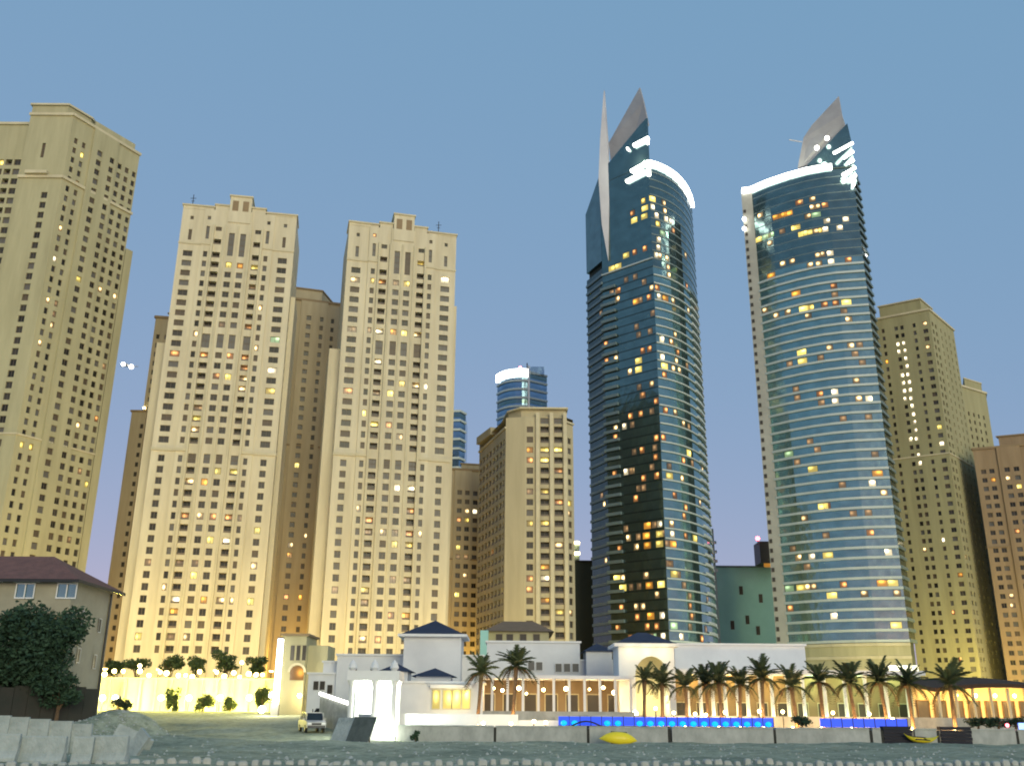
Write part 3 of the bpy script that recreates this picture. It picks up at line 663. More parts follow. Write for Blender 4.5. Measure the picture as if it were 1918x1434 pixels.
def tower_a():
    root = thing('glass_tower', 'dark glass tower with twin pointed fins and a sharp front corner', 'tower', (52, 345, 2))
    Q, L, L2 = (53.0, 330.0), (35.4, 346.0), (30.2, 358.0)
    Rp = arc(Q, (66.5, 341.5), (76, 363), 8); zt = 206.5
    left, bevel = [L, Q], [L2, L]
    z0 = 4.0
    floors(root, left, z0, zt, FH, 0.55, lambda z: 0.03 if abs(z - 165) > 2 else 0.5, 'curtain_dark', lambda z: ('curtain_dark' if z > 166 else 'curtain_deep') if abs(z - 165) > 2 else 'band_pale')
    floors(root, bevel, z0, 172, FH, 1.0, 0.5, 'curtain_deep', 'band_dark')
    floors(root, Rp, z0, zt, FH, 0.5, lambda z: 0.45 if z < 160 else 0.12, lambda z: 'curtain_teal' if z < 160 else 'curtain_dark', lambda z: 'band_pale' if z < 160 else 'band_dark')
    # balcony bays: slabs and dark recesses at the left of the dark face and on the right shoulder
    for k in range(46):
        z = z0 + k * FH
        ribbon([(L[0] - 0.4, L[1] + 0.4), (L[0] + 4.6, L[1] - 4.2)], z + 0.2, z + 1.3, 1.0, 0.1).build('balcony_rail', 'band_dark', root)
        ribbon([tuple(Rp[5]), tuple(Rp[6]), tuple(Rp[7])], z + 0.1, z + 1.15, 0.9, 0.45).build('balcony_rail', 'band_pale' if z < 158 else 'band_dark', root)
    MB().prism([L, Q] + [tuple(p) for p in Rp[1:]] + [(60, 378), (42, 374)], zt - 0.3, zt, 0).build('roof', 'night_wall', root)
    MB().prism([(40, 374), (37.2, 348.2), (53.6, 333), (74.5, 363), (60, 376)], z0, zt - 0.5, cap=False).build('core_wall', 'night_wall', root)
    MB().prism([(30.2, 358), (35.3, 346.0), (38, 349), (34, 361)], 171.9, [199, 211, 211, 199]).build('shoulder', 'curtain_dark', root)
    MB().prism([(31.4, 359), (36.4, 348), (40, 352), (36, 364)], z0, 172, cap=False).build('core_wall', 'night_wall', root)
    # sail of dark glass above the roof, grey fin behind it, pale needle fin at the left
    nrm = Vector((Q[1] - L[1], -(Q[0] - L[0]), 0)).normalized() * -1
    d = Vector((0.55, 0.6, 0))
    MB().plate([(*L, zt), (*Q, zt), (Q[0] + .1, Q[1], 227.5), (51.0, 331.9, 226), (*L, 211.5)], d).build('glass_sail', 'curtain_dark', root)
    MB().plate([at(1140, 268, 348.5), at(1146, 320, 348), at(1180, 290, 343), at(1214, 232, 334.5), at(1205, 190, 336), at(1198, 164, 338)][::-1], (0.6, 0.8, 0)).build('fin', 'fin_dark', root)
    MB().plate([at(1131, 168, 343.6), at(1124, 260, 343.7), at(1121, 335, 343.8), at(1127, 420, 343.5), at(1139, 487, 343.0), at(1141, 380, 343.0), at(1138, 270, 343.2)][::-1], (0.7, 1.6, 0)).build('needle_fin', 'fin_grey', root)
    ribbon([(x + .1, y - .1) for x, y in [tuple(p) for p in Rp]], zt - 1.1, zt + 1.1, 0.9, 0.1).build('roof_light_strip', 'strip_white', root)
    def on(px, py, out=0.6):
        s, z = hit(L, Q, px, py); A = Vector(L); u = (Vector(Q) - A).normalized(); p = A + u * s + Vector((u.y, -u.x)) * out; return Vector((p.x, p.y, z))
    for (a, b, r) in (((1189, 274), (1216, 260), 0.85), ((1177, 281), (1178.5, 280), 0.85), ((1184, 322), (1217, 304), 0.8), ((1175, 341), (1210, 323), 0.8), ((1214, 262), (1215, 271), 0.6), ((1216, 308), (1217, 330), 0.8)):
        bar(root, 'light_strip', on(*a), on(*b), r, 'strip_white')
    light('roof_glow', on(1200, 300, 3.0), 1500, (0.95, 1.0, 0.75), 1.0, root)
    light('roof_glow', (66, 350, zt + 3), 2500, (0.95, 1.0, 0.8), 1.0, root)
    lit = [(1185,400,'o'),(1188,412,'Y'),(1205,375,'y'),(1208,390,'Y'),(1207,408,'Y'),(1222,377,'Y'),(1222,392,'W'),(1230,408,'W'),(1243,385,'w'),(1245,400,'w'),(1255,408,'W'),(1236,428,'y'),(1260,425,'o'),
     (1250,415,'W'),(1241,440,'g'),(1234,450,'W'),(1233,464,'W'),(1229,474,'W'),(1146,503,'Y'),(1158,493,'Y'),(1173,484,'Y'),(1189,475,'o'),(1208,466,'o'),(1235,484,'w'),(1250,492,'w'),(1285,486,'w'),  # first five are added glowing panes standing for a slanting string of lights
     (1156,541,'d'),(1146,551,'d'),(1173,532,'d'),(1190,522,'d'),
     (1192,571,'O'),(1216,561,'o'),(1235,564,'W'),(1245,566,'O'),(1260,570,'w'),(1256,521,'w'),(1286,540,'o'),(1290,587,'w'),(1134,651,'o'),(1239,630,'W'),(1263,635,'w'),(1216,646,'o'),(1218,625,'d'),
     (1196,669,'Y'),(1196,687,'Y'),(1240,663,'W'),(1265,668,'w'),(1246,681,'Y'),(1265,684,'w'),(1136,684,'o'),(1197,721,'d'),(1221,725,'w'),(1200,772,'o'),(1221,766,'d'),(1246,766,'o'),(1269,770,'w'),
     (1170,805,'W'),(1153,811,'w'),(1203,843,'o'),(1188,848,'d'),(1228,848,'o'),(1290,848,'Y'),(1315,880,'w'),(1173,889,'W'),(1206,897,'o'),(1230,893,'o'),(1254,893,'Y'),(1276,897,'w'),(1191,938,'o'),
     (1264,933,'o'),(1312,942,'w'),(1282,973,'o'),(1213,992,'O'),(1236,989,'W'),(1258,986,'w'),(1211,1010,'O'),(1236,1008,'Y'),(1261,1006,'W'),(1285,1009,'o'),(1302,1016,'Y'),(1196,1014,'d'),(1213,1030,'O'),
     (1236,1028,'Y'),(1261,1026,'O'),(1161,1021,'o'),(1156,1081,'Y'),(1167,1098,'Y'),(1182,1093,'d'),(1197,1092,'d'),(1216,1090,'O'),(1238,1086,'Y'),(1265,1085,'Y'),(1292,1129,'o'),(1295,1149,'o'),(1219,1149,'O'),
     (1240,1147,'W'),(1158,1179,'o'),(1242,1188,'W'),(1274,1190,'W'),(1262,1166,'g'),(1314,1192,'o'),(1223,1188,'g')]
    rr = random.Random(3)
    lit += [(rr.uniform(1125, 1236), rr.uniform(520, 1190), rr.choice('ddow')) for _ in range(46)] + [(rr.uniform(1240, 1335), rr.uniform(520, 1190), rr.choice('ddow')) for _ in range(34)]
    lit_panes(root, [(left, 3, 207), (Rp, 3, 207), (bevel, 3, 175)], z0, FH, lit, 0.75, 2.3, 2.0)
tower_a()
def tower_b():
    root = thing('glass_tower', 'teal glass tower with pale horizontal floor bands and a lit roof edge', 'tower', (113, 342, 2))
    P = [(97.0, 346.0), (102.5, 340.2), (109, 335.0), (115.2, 331.2), (121.5, 328.6), (131.6, 326.6)]
    Rt, zt, z0 = [(131.6, 326.6), (136.6, 334.0)], 204.0, 24.9
    floors(root, P, z0, 166.5, FH, 0.85, 0.5, 'curtain_teal', 'band_pale')
    z = z0 + int((166.5 - z0) / FH) * FH
    floors(root, P, z, zt, FH, 0.35, 0.04, lambda q: 'curtain_dark', 'band_dark')
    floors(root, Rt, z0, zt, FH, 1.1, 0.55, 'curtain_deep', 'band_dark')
    # low floors clad in beige panels
    for k in range(5): ribbon(P, 4 + 4.15 * k, 4 + 4.15 * k + 3.1, 0.3, -0.4).build('base_panel', 'sand_stucco', root); ribbon(P, 7.1 + 4.15 * k, 8.1 + 4.15 * k, 0.6, -0.4).build('base_ledge', 'trim_stucco', root)
    pl = [(93.2, 347.2), (97.1, 345.6), (99, 350), (95, 352)]
    MB().prism(pl, 3, zt + 1).build('corner_pillar', 'pillar_grey', root)
    for k in range(52): put('slot_window', window_mesh(1.0, 1.5, 'win', 'frame_brown'), root, (93.3 + 0.5, 346.35, 20 + FH * k), -0.35)
    MB().prism(P + [(136.6, 334.0), (134, 362), (100, 364), (96, 352)], zt - 0.3, zt).build('roof', 'night_wall', root)
    MB().prism([(97.5, 347), (121.7, 329.4), (131.3, 327.6), (136, 334.5), (134, 360), (100, 362)], 3, zt - 0.5, cap=False).build('core_wall', 'night_wall', root)
    ribbon([(93.6, 347.0)] + P[:5] + [(124.2, 328.1)], zt - 0.9, zt + 1.4, 1.0, 0.1).build('roof_light_strip', 'strip_white', root)
    MB().plate([at(1512, 309, 334), at(1606, 346, 327.2), at(1594, 262, 327.2), at(1587, 231, 327.4)], (0.3, 0.9, 0)).build('glass_sail', 'curtain_dark', root)
    MB().plate([at(1494, 314, 338), at(1512, 309, 337.5), at(1550, 272, 334), at(1584, 236, 329), at(1577, 215, 329), at(1571, 180, 330), at(1562, 190, 331), at(1521, 234, 336), at(1505, 258, 338)], (0.5, 0.9, 0)).build('fin', 'fin_dark', root)
    for (a, b) in (((1562, 287), (1597, 268)), ((1580, 296), (1598, 284)), ((1588, 306), (1599, 300)), ((1578, 328), (1602, 314)), ((1589, 337), (1603, 328)), ((1600, 330), (1598, 348))):
        bar(root, 'light_strip', at(*a, 325.8), at(*b, 325.5), 0.62, 'strip_white')
    light('roof_glow', at(1585, 320, 323.5), 1200, (0.95, 1.0, 0.75), 1.0, root); light('roof_glow', at(1540, 290, 328), 1500, (0.8, 1.0, 0.75), 0.8, root)
    for q in ((1530, 277), (1549, 259)): MB().ball(at(*q, 327.5), 0.9).build('flood_lamp', 'lamp_white', root)
    MB().tube([at(1502, 266, 337), at(1478, 262, 337)], 0.25, 6).build('mast_arm', 'fin_grey', root)
    for q in ((1620, 480), (1394, 410), (1394, 428)): MB().ball(at(*q, 331 if q[0] > 1500 else 346), 0.8).build('wall_lamp', 'lamp_white', root)
    lit = [(1495,374,'o'),(1521,370,'w'),(1520,384,'w'),(1530,382,'w'),(1550,381,'o'),(1528,397,'g'),(1425,409,'w'),(1456,413,'O'),(1467,411,'O'),(1478,408,'O'),(1491,434,'Y'),(1503,432,'Y'),(1513,431,'Y'),
     (1523,430,'w'),(1534,427,'y'),(1545,425,'W'),(1555,425,'W'),(1572,421,'W'),(1585,419,'W'),(1420,455,'Y'),(1433,450,'g'),(1443,446,'g'),(1483,484,'w'),(1528,475,'w'),(1540,473,'w'),(1559,473,'W'),(1517,493,'w'),
     (1530,490,'w'),(1559,490,'W'),(1445,523,'O'),(1494,545,'O'),(1434,588,'w'),(1454,585,'w'),(1475,580,'w'),(1501,576,'Y'),(1518,572,'y'),(1544,568,'o'),(1567,566,'o'),(1585,564,'Y'),(1506,662,'Y'),(1508,676,'Y'),
     (1554,650,'w'),(1594,652,'w'),(1479,680,'d'),(1610,646,'d'),(1538,748,'d'),(1564,737,'W'),(1565,754,'W'),(1538,761,'o'),(1609,750,'w'),(1628,751,'W'),(1478,853,'g'),(1528,852,'d'),(1530,887,'Y'),(1643,881,'O'),
     (1635,915,'W'),(1655,915,'w'),(1537,944,'Y'),(1545,997,'d'),(1498,1037,'w'),(1520,1036,'W'),(1547,1037,'Y'),(1664,1033,'W'),(1479,1101,'g'),(1502,1098,'Y'),(1523,1095,'w'),(1580,1096,'o'),(1653,1092,'O'),
     (1672,1092,'Y'),(1555,1115,'Y'),(1681,1116,'w'),(1481,1144,'o'),(1560,1153,'W'),(1679,1173,'Y')]
    rr = random.Random(9)
    lit += [(1425 + rr.random() * 170 + 0.09 * (y - 360), y, rr.choice('dddow')) for y in [rr.uniform(370, 1180) for _ in range(34)]]
    lit_panes(root, [(P, 10, 204)], z0, FH, lit, 1.0, 2.1, 2.4)
tower_b()

# --- slim glass towers far behind, service blocks, a cabin on a crane mast
def far_glass(label, pts, zt, fh, strip=None):
    c = sum((Vector(p) for p in pts), Vector((0, 0))) / len(pts)
    root = thing('glass_tower', label, 'tower', (c.x, c.y + 8, 2))
    a, b = Vector(pts[0]), Vector(pts[-1])
    MB().prism([tuple(p) for p in pts] + [(b.x, b.y + 22), (a.x, a.y + 22)], 2, zt - 0.4).build('core_wall', 'curtain_blue', root)
    for k in range(int((zt - 60) / fh)):
        ribbon(pts, zt - 1.0 - k * fh, zt - k * fh, 0.7, -0.2).build('floor_band', 'band_pale', root)
        ribbon(pts, zt + 1.1 - (k + 1) * fh, zt - 1.4 - k * fh, 0.15, -0.2).build('glazing', 'curtain_blue' if k % 3 else 'curtain_dark', root)
    return root
cpts = [tuple(p) for p in arc((-7.2, 458), (-1.0, 450), (8.5, 449), 6)]
rt = far_glass('slim blue glass tower with a curved lit edge peeking over the ribbed beige tower', cpts + [(17.4, 455)], 161.5, 4.4)
ribbon(cpts, 158.5, 162.5, 1.0, 0.2).build('roof_light_strip', 'strip_white', rt)
MB().box((8.3, 447.8, 110), (0.9, 0.9, 108)).build('corner_fin', 'white_paint', rt); MB().box((12.5, 456, 163), (7, 9, 4)).build('plant_room', 'curtain_blue', rt)
MB().tube([(7.5, 452, 161), (7.5, 452, 167)], 0.3, 6).build('antenna', 'dark_metal', rt); MB().ball((4.0, 450.2, 164), 0.7).build('warning_lamp', 'lamp_red', rt)
far_glass('narrow blue balcony tower beside the right flank of the second pale tower', [(-30, 420), (-23.6, 419), (-21.3, 424)], 132, 4.4)
k = thing('service_block', 'dark windowless block left of the dark glass tower', 'building', (31, 385, 2))
MB().prism([(24, 380), (40, 380), (40, 396), (24, 396)], 2, 58).build('wall', 'night_wall', k); MB().prism([(23.6, 379.6), (40.4, 379.6), (40.4, 396.4), (23.6, 396.4)], 58, 58.6).build('coping', 'dark_metal', k)
for z in (61.0, 65.2):
    MB().prism([(23.6, 381), (27.2, 381), (27.2, 386), (23.6, 386)], z - 2, z).build('lantern_storey', 'band_dark', k); MB().box((25.4, 380.5, z + 0.4), (3.6, 0.7, 1.0)).build('light_strip', 'lamp_warm', k)
k = thing('service_block', 'plain teal office block in the gap between the two glass towers', 'building', (102, 425, 2))
MB().prism([(88, 420), (116, 420), (116, 440), (88, 440)], 2, 62).build('wall', 'teal_panel', k); MB().prism([(87.6, 419.5), (116.4, 419.5), (116.4, 440.4), (87.6, 440.4)], 62, 62.7).build('coping', 'band_dark', k)
for i, (px, py) in enumerate(((1388, 1105), (1400, 1160), (1425, 1120), (1372, 1170), (1420, 1180))):
    p = at(px, py, 419.9); put('window', window_mesh(1.6, 3.6, 'win', 'frame_brown'), k, (p.x, 419.55, p.z), 0)
k = thing('roof_cabin', 'dark rooftop cabin with a red lamp and a lit underside, above the teal block', 'cabin', (110, 412, 62))
MB().prism([(105.6, 408), (118, 408), (118, 418), (105.6, 418)], 62.4, 71.4).build('wall', 'dark_metal', k); MB().tube([(105, 408, 70), (105, 408, 72.2)], 0.2, 6).build('lamp_post', 'dark_metal', k)
MB().ball((105, 408, 72.6), 0.9).build('warning_lamp', 'lamp_red', k); MB().prism([(106.5, 407), (116, 407), (116, 409), (107.5, 409)], 60.6, 62.0).build('lit_soffit', 'lit_orange', k)
k = thing('antenna_mast', 'thin pale mast at the lower right flank of the dark glass tower', 'mast', (87.6, 416, 2))
MB().tube([(87.6, 416, 2), (87.6, 416, 78)], [0.9, 0.5], 8).build('pole', 'band_pale', k)
for i in range(4): MB().box((87.6, 415.6, 60 + 4 * i), (2.6, 0.8, 1.2)).build('antenna_panel', 'white_paint', k)
# lights of an approaching aircraft in the sky gap
p = at(240, 685, 1500); k = thing('aircraft', 'small aircraft with two bright landing lights in the sky left of the pale tower', 'aircraft', p)
MB().tube([p + Vector((0, -10, 0)), p + Vector((0, -8, 0)), p + Vector((0, 12, 0.5)), p + Vector((0, 18, 1.5))], [0.3, 1.9, 1.9, 0.4], 12).build('fuselage', 'grey_metal', k, smooth=True)
for s in (-1, 1):
    MB().plate([p + Vector((s * 1.5, -3, -0.6)), p + Vector((s * 15, 4, 0.6)), p + Vector((s * 15, 6, 0.6)), p + Vector((s * 1.5, 3, -0.6))], (0, 0, 0.35)).build('wing', 'grey_metal', k)
    MB().ball(p + Vector((s * 7.0, -3.5, -0.5 - s * 2.2)), 3.2 if s < 0 else 3.6).build('landing_light', 'lamp_white', k)
MB().plate([p + Vector((0, 13, 1)), p + Vector((0, 18, 7)), p + Vector((0, 20, 7)), p + Vector((0, 18, 1))], (0.3, 0, 0)).build('tail_fin', 'grey_metal', k)

# ------------------------------------------------------------------ ground
def sm(t): t = min(1.0, max(0.0, t)); return t * t * (3 - 2 * t)
def ground_z(x, y):
    left = sm((-10.5 - x) / 5.0)
    z = left * (2.15 * sm((y - 84) / 60.0)) + (1 - left) * 0.0 - (1 - left) * 0.0
    z += sm((y - 175) / 40) * 0.8 * (1 - left * 0.4)
    for (mx, my, r, h) in ((-32.6, 84, 2.8, 2.3), (-35.4, 82, 2.0, 0.9), (-30.2, 85.5, 2.0, 1.1), (-33.6, 81, 1.3, 0.5), (-31.2, 81.4, 1.1, 0.4), (-25.5, 80, 5.0, 0.5), (-30, 72, 6, 0.45), (-14, 76, 7, 0.3)):
        d = ((x - mx) ** 2 + (y - my) ** 2) / (r * r); z += h * math.exp(-d * 1.3)
    if 20 < y < 130:
        k = 1 - sm((y - 100) / 30)
        z += k * (0.22 * noise.noise((x * 0.16, y * 0.16, 1.0)) + 0.10 * noise.noise((x * 0.55, y * 0.55, 4.0)) + 0.05 * noise.noise((x * 1.5, y * 1.5, 7.0)))
    return z
def ground():
    xs = [-4000, -1500, -600, -300, -200, -140, -100, -80] + [-70 + 0.5 * i for i in range(281)] + [80, 100, 140, 200, 300, 600, 1500, 4000]
    ys = [-600, -100, 0, 20, 30] + [35 + i for i in range(12)] + [47 + 0.5 * i for i in range(90)] + [92 + i for i in range(45)] + [140, 145, 150, 155, 160, 170, 180, 200, 230, 260, 300, 400, 600, 1000, 2000, 5000]
    b = MB(); nx = len(xs)
    for y in ys:
        for x in xs: b.v.append((x, y, ground_z(x, y)))
    for j in range(len(ys) - 1):
        for i in range(nx - 1): b.f.append((j * nx + i, j * nx + i + 1, (j + 1) * nx + i + 1, (j + 1) * nx + i)); b.m.append(0)
    structure(b.build('ground', 'sand', smooth=True))
ground()
b = MB().prism([(-9.4, 91.2), (70, 94.5), (70, 175), (-22, 175), (-22, 120), (-14, 120), (-9.6, 98)], -0.6, 1.15)
structure(b.build('hotel_terrace', 'paving'))
b = MB().prism([(-140, 205), (240, 205), (240, 255), (-140, 255)], 0.5, 3.0)
structure(b.build('road', 'paving'))

# ------------------------------------------------------------------ hotel
def xz(px, py, Y): p = at(px, py, Y); return p.x, p.z
def block_px(root, name, x0, x1, yt, Y, depth, zb, mat='white_render', coping=True):
    a, z = xz(x0, yt, Y); c, z2 = xz(x1, yt, Y); z = (z + z2) / 2
    o = MB().prism([(a, Y), (c, Y), (c, Y + depth), (a, Y + depth)], zb, z).build(name, mat, root)
    if coping: MB().prism([(a - .18, Y - .18), (c + .18, Y - .18), (c + .18, Y + depth + .18), (a - .18, Y + depth + .18)], z, z + 0.22).build('coping', 'white_paint' if mat == 'white_render' else mat, root)
    return a, c, z
def pyramid(root, a, c, Y, depth, z, h, over=0.5, mat='slate_roof', ridge=0.0):
    b = MB(); x0, x1, y0, y1 = a - over, c + over, Y - over, Y + depth + over; mx, my = (x0 + x1) / 2, (y0 + y1) / 2; r = ridge * (x1 - x0) / 2
    A, B, C, D = (x0, y0, z), (x1, y0, z), (x1, y1, z), (x0, y1, z); E, F = (mx - r, my, z + h), (mx + r, my, z + h)
    if r: b.poly([A, B, F, E]); b.poly([B, C, F]); b.poly([C, D, E, F]); b.poly([D, A, E])
    else:
        for p, q in ((A, B), (B, C), (C, D), (D, A)): b.poly([p, q, E])
    b.poly([D, C, B, A])
    return b.build('roof', mat, root)
def win_px(root, px, py, Y, w, h, mat=None, frame='frame_brown', name='window'):
    p = at(px, py, Y); ob = put(name, window_mesh(w, h, 'win', frame), root, (p.x, Y - 0.46, p.z), 0)
    if mat: ob.material_slots[1].link = 'OBJECT'; ob.material_slots[1].material = M(mat)
    return ob
H1 = thing('hotel_wing', 'white hotel wing with a square pavilion under a dark pyramid roof', 'building', (-14, 125, 1.15))
block_px(H1, 'wall', 632, 905, 1228, 122, 14, 1.0); block_px(H1, 'low_wall', 578, 632, 1262, 122.5, 12, 1.0)
block_px(H1, 'stair_wall', 606, 634, 1240, 123.5, 10, 1.0)
a, c, z = block_px(H1, 'pavilion', 757, 864, 1192, 118, 7, 1.0, coping=False)
MB().prism([(a - .7, 117.3), (c + .7, 117.3), (c + .7, 125.7), (a - .7, 125.7)], z, z + 0.3).build('eave', 'white_paint', H1)
pyramid(H1, a, c, 118, 7, z + 0.3, 1.9, 0.4)
for px, py in ((700, 1262), (725, 1262), (662, 1262)): win_px(H1, px, py, 122, 0.8, 1.3, 'pane_grey')
for px, py in ((592, 1283), (604, 1283), (618, 1290)): win_px(H1, px, py, 122.5, 0.6, 1.0, 'pane_dark')
for name, lab, x0, x1, ye, Y in (('kiosk', 'white hotel kiosk whose low dark roof pokes up over the glaring gate', 708, 772, 1257, 111), ('kiosk', 'white hotel kiosk with a broad dark roof below the square pavilion', 772, 852, 1266, 109)):
    K = thing(name, lab, 'kiosk', (xz(x0, ye, Y)[0] + 2, Y + 2, 1.15), 'white kiosks with dark roofs')
    a, c, z = block_px(K, 'wall', x0 + 8, x1 - 8, ye, Y, 4, 1.0, coping=False); pyramid(K, a, c, Y, 4, z, 0.95, 0.55)
H2 = thing('hotel_wing', 'low white hotel wing with a glowing yellow arched window', 'building', (-6, 106, 1.15))
a, c, z = block_px(H2, 'wall', 742, 905, 1279, 104, 10, 1.0)
for px, w in ((817, 0.85), (838, 1.0), (855, 1.0), (873, 0.9)): win_px(H2, px, 1309, 104, w, 1.9, 'lit_gold', 'trim_stucco', 'lit_window')
p0, p1 = at(806, 1290, 103.5), at(884, 1290, 103.5)
MB().prism([(p0.x, 103.3), (p1.x, 103.3), (p1.x, 104), (p0.x, 104)], p0.z + 0.12, p0.z + 0.45).build('window_hood', 'white_paint', H2)
light('window_glow', at(845, 1312, 101.8), 90, (1.0, 0.85, 0.4), 0.5, H2)
H3 = thing('hotel_wing', 'plain white upper storey of the hotel in the middle, below a brown hip roof', 'building', (3, 126, 1.15))
block_px(H3, 'wall', 912, 1086, 1203, 122, 14, 1.0); block_px(H3, 'low_wall', 1086, 1172, 1238, 122.5, 12, 1.0)
for px, py in ((995, 1247), (1010, 1247), (1046, 1250), (1062, 1250), (1078, 1250)): win_px(H3, px, py, 122, 0.9, 1.1, 'pane_grey', 'white_paint')
a, c, z = block_px(H3, 'stair_turret', 1098, 1146, 1219, 121, 5, 1.0, coping=False); pyramid(H3, a, c, 121, 5, z, 1.1, 0.4)
# terrace restaurant under a pergola
TP = thing('terrace_pavilion', 'long low terrace restaurant with warm ceiling lamps behind white posts', 'pavilion', (4, 108, 1.15))
z5 = at(1040, 1271, 105).z
xa, xb = at(888, 1280, 105).x, at(1186, 1280, 105).x
MB().prism([(xa, 104.4), (xb, 104.4), (xb, 112), (xa, 112)], z5, z5 + 0.35).build('roof_slab', 'white_render', TP)
MB().prism([(xa, 111.4), (xb, 111.4), (xb, 112), (xa, 112)], 1.1, z5).build('back_wall', 'brown_trim', TP)
MB().prism([(xa, 104.45), (xb, 104.45), (xb, 104.7), (xa, 104.7)], 1.1, 2.55).build('parapet', 'wall_grey', TP)
for i in range(11):
    x = xa + 0.3 + (xb - xa - 0.6) * i / 10
    MB().box((x, 104.8, (2.55 + z5) / 2), (0.26, 0.26, z5 - 2.55)).build('post', 'white_paint', TP)
for i in range(7):
    x = xa + 1.4 + (xb - xa - 2.8) * i / 6
    put('window', window_mesh(1.5, 2.0, 'win', 'trim_stucco'), TP, (x, 110.95, 3.4), 0).material_slots[0].link = 'DATA'
for i, (px, py) in enumerate(((925, 1288), (941, 1292), (972, 1288), (986, 1298), (1018, 1291), (1060, 1289), (1104, 1290), (1130, 1287), (1150, 1296))):
    p = at(px, py, 107.0); L = thing('pendant_lamp', 'round warm pendant lamp under the terrace roof, lamp %s of the row from the left' % ['first', 'second', 'third', 'fourth', 'fifth', 'sixth', 'seventh', 'eighth', 'ninth'][i], 'lamp', p, 'pendant lamps of the terrace')
    MB().ball(p, 0.13 + 0.05 * (i % 3)).build('globe', 'lamp_warm', L); MB().tube([p + Vector((0, 0, 0.2)), (p.x, p.y, z5)], 0.03, 5).build('cord', 'dark_metal', L)
    if i % 2 == 0: light('lamp_light', p + Vector((0, -0.4, -0.3)), 160, (1.0, 0.64, 0.28), 0.3, L)
# gatehouse
GH = thing('gatehouse', 'white gatehouse with a lit cornice, a tall arch and a dark hip roof', 'building', (15, 110, 1.15))
a, z = xz(1158, 1210, 108); c, _ = xz(1262, 1210, 108)
def arch_wall(a, c, Y, zb, zt, xc, w, zspring, th, n=10):
    """wall with one pointed arch opening"""
    b = MB(); pts = [(xc - w / 2, zb)] + [(xc - w / 2 * math.cos(math.pi * i / n), zspring + w * 0.42 * math.sin(math.pi * i / n) * (1 + 0.25 * math.sin(math.pi * i / n))) for i in range(n + 1)] + [(xc + w / 2, zb)]
    def face(y):
        b.poly([(a, y, zb), (pts[0][0], y, zb), (pts[1][0], y, pts[1][1]), (a, y, pts[1][1])]); b.poly([(pts[-1][0], y, zb), (c, y, zb), (c, y, pts[-2][1]), (pts[-2][0], y, pts[-2][1])])
        b.poly([(a, y, pts[1][1]), (pts[1][0], y, pts[1][1]), (pts[1][0], y, zt), (a, y, zt)]); b.poly([(pts[-2][0], y, pts[-2][1]), (c, y, pts[-2][1]), (c, y, zt), (pts[-2][0], y, zt)])
        for i in range(1, len(pts) - 2): b.poly([(pts[i][0], y, pts[i][1]), (pts[i + 1][0], y, pts[i + 1][1]), (pts[i + 1][0], y, zt), (pts[i][0], y, zt)])
    face(Y); face(Y + th)
    for i in range(len(pts) - 1): b.poly([(pts[i][0], Y, pts[i][1]), (pts[i][0], Y + th, pts[i][1]), (pts[i + 1][0], Y + th, pts[i + 1][1]), (pts[i + 1][0], Y, pts[i + 1][1])])
    for x in (a, c): b.poly([(x, Y, zb), (x, Y + th, zb), (x, Y + th, zt), (x, Y, zt)])
    b.poly([(a, Y, zt), (c, Y, zt), (c, Y + th, zt), (a, Y + th, zt)])
    return b
xc = at(1222, 1280, 108).x
arch_wall(a, c, 108, 1.1, z, xc, 3.6, at(1222, 1262, 108).z, 0.6).build('front_wall', 'white_paint', GH)
MB().prism([(a, 108.6), (a + .5, 108.6), (a + .5, 114), (a, 114)], 1.1, z).build('side_wall', 'white_paint', GH); MB().prism([(c - .5, 108.6), (c, 108.6), (c, 114), (c - .5, 114)], 1.1, z).build('side_wall', 'white_paint', GH)
MB().prism([(a + .5, 113.4), (c - .5, 113.4), (c - .5, 114), (a + .5, 114)], 1.1, z).build('back_wall', 'trim_stucco', GH)
MB().prism([(a - .5, 107.5), (c + .5, 107.5), (c + .5, 114.5), (a - .5, 114.5)], z, z + 0.35).build('cornice', 'white_paint', GH)
pyramid(GH, a, c, 108, 6, z + 0.35, 1.35, 0.35, ridge=0.15)
for s in (0.2, 0.5, 0.8): light('cornice_light', (a + (c - a) * s, 107.1, z - 0.5), 22, (1.0, 0.9, 0.5), 0.2, GH)
light('arch_light', (xc, 111, 3.5), 420, (1.0, 0.86, 0.42), 0.4, GH); light('arch_light', (xc - 1.9, 106.6, 1.9), 70, (1.0, 0.88, 0.5), 0.2, GH)
MB().ball((xc - 2.1, 106.8, 2.4), 0.32).build('floor_lamp', 'lamp_warm', GH)
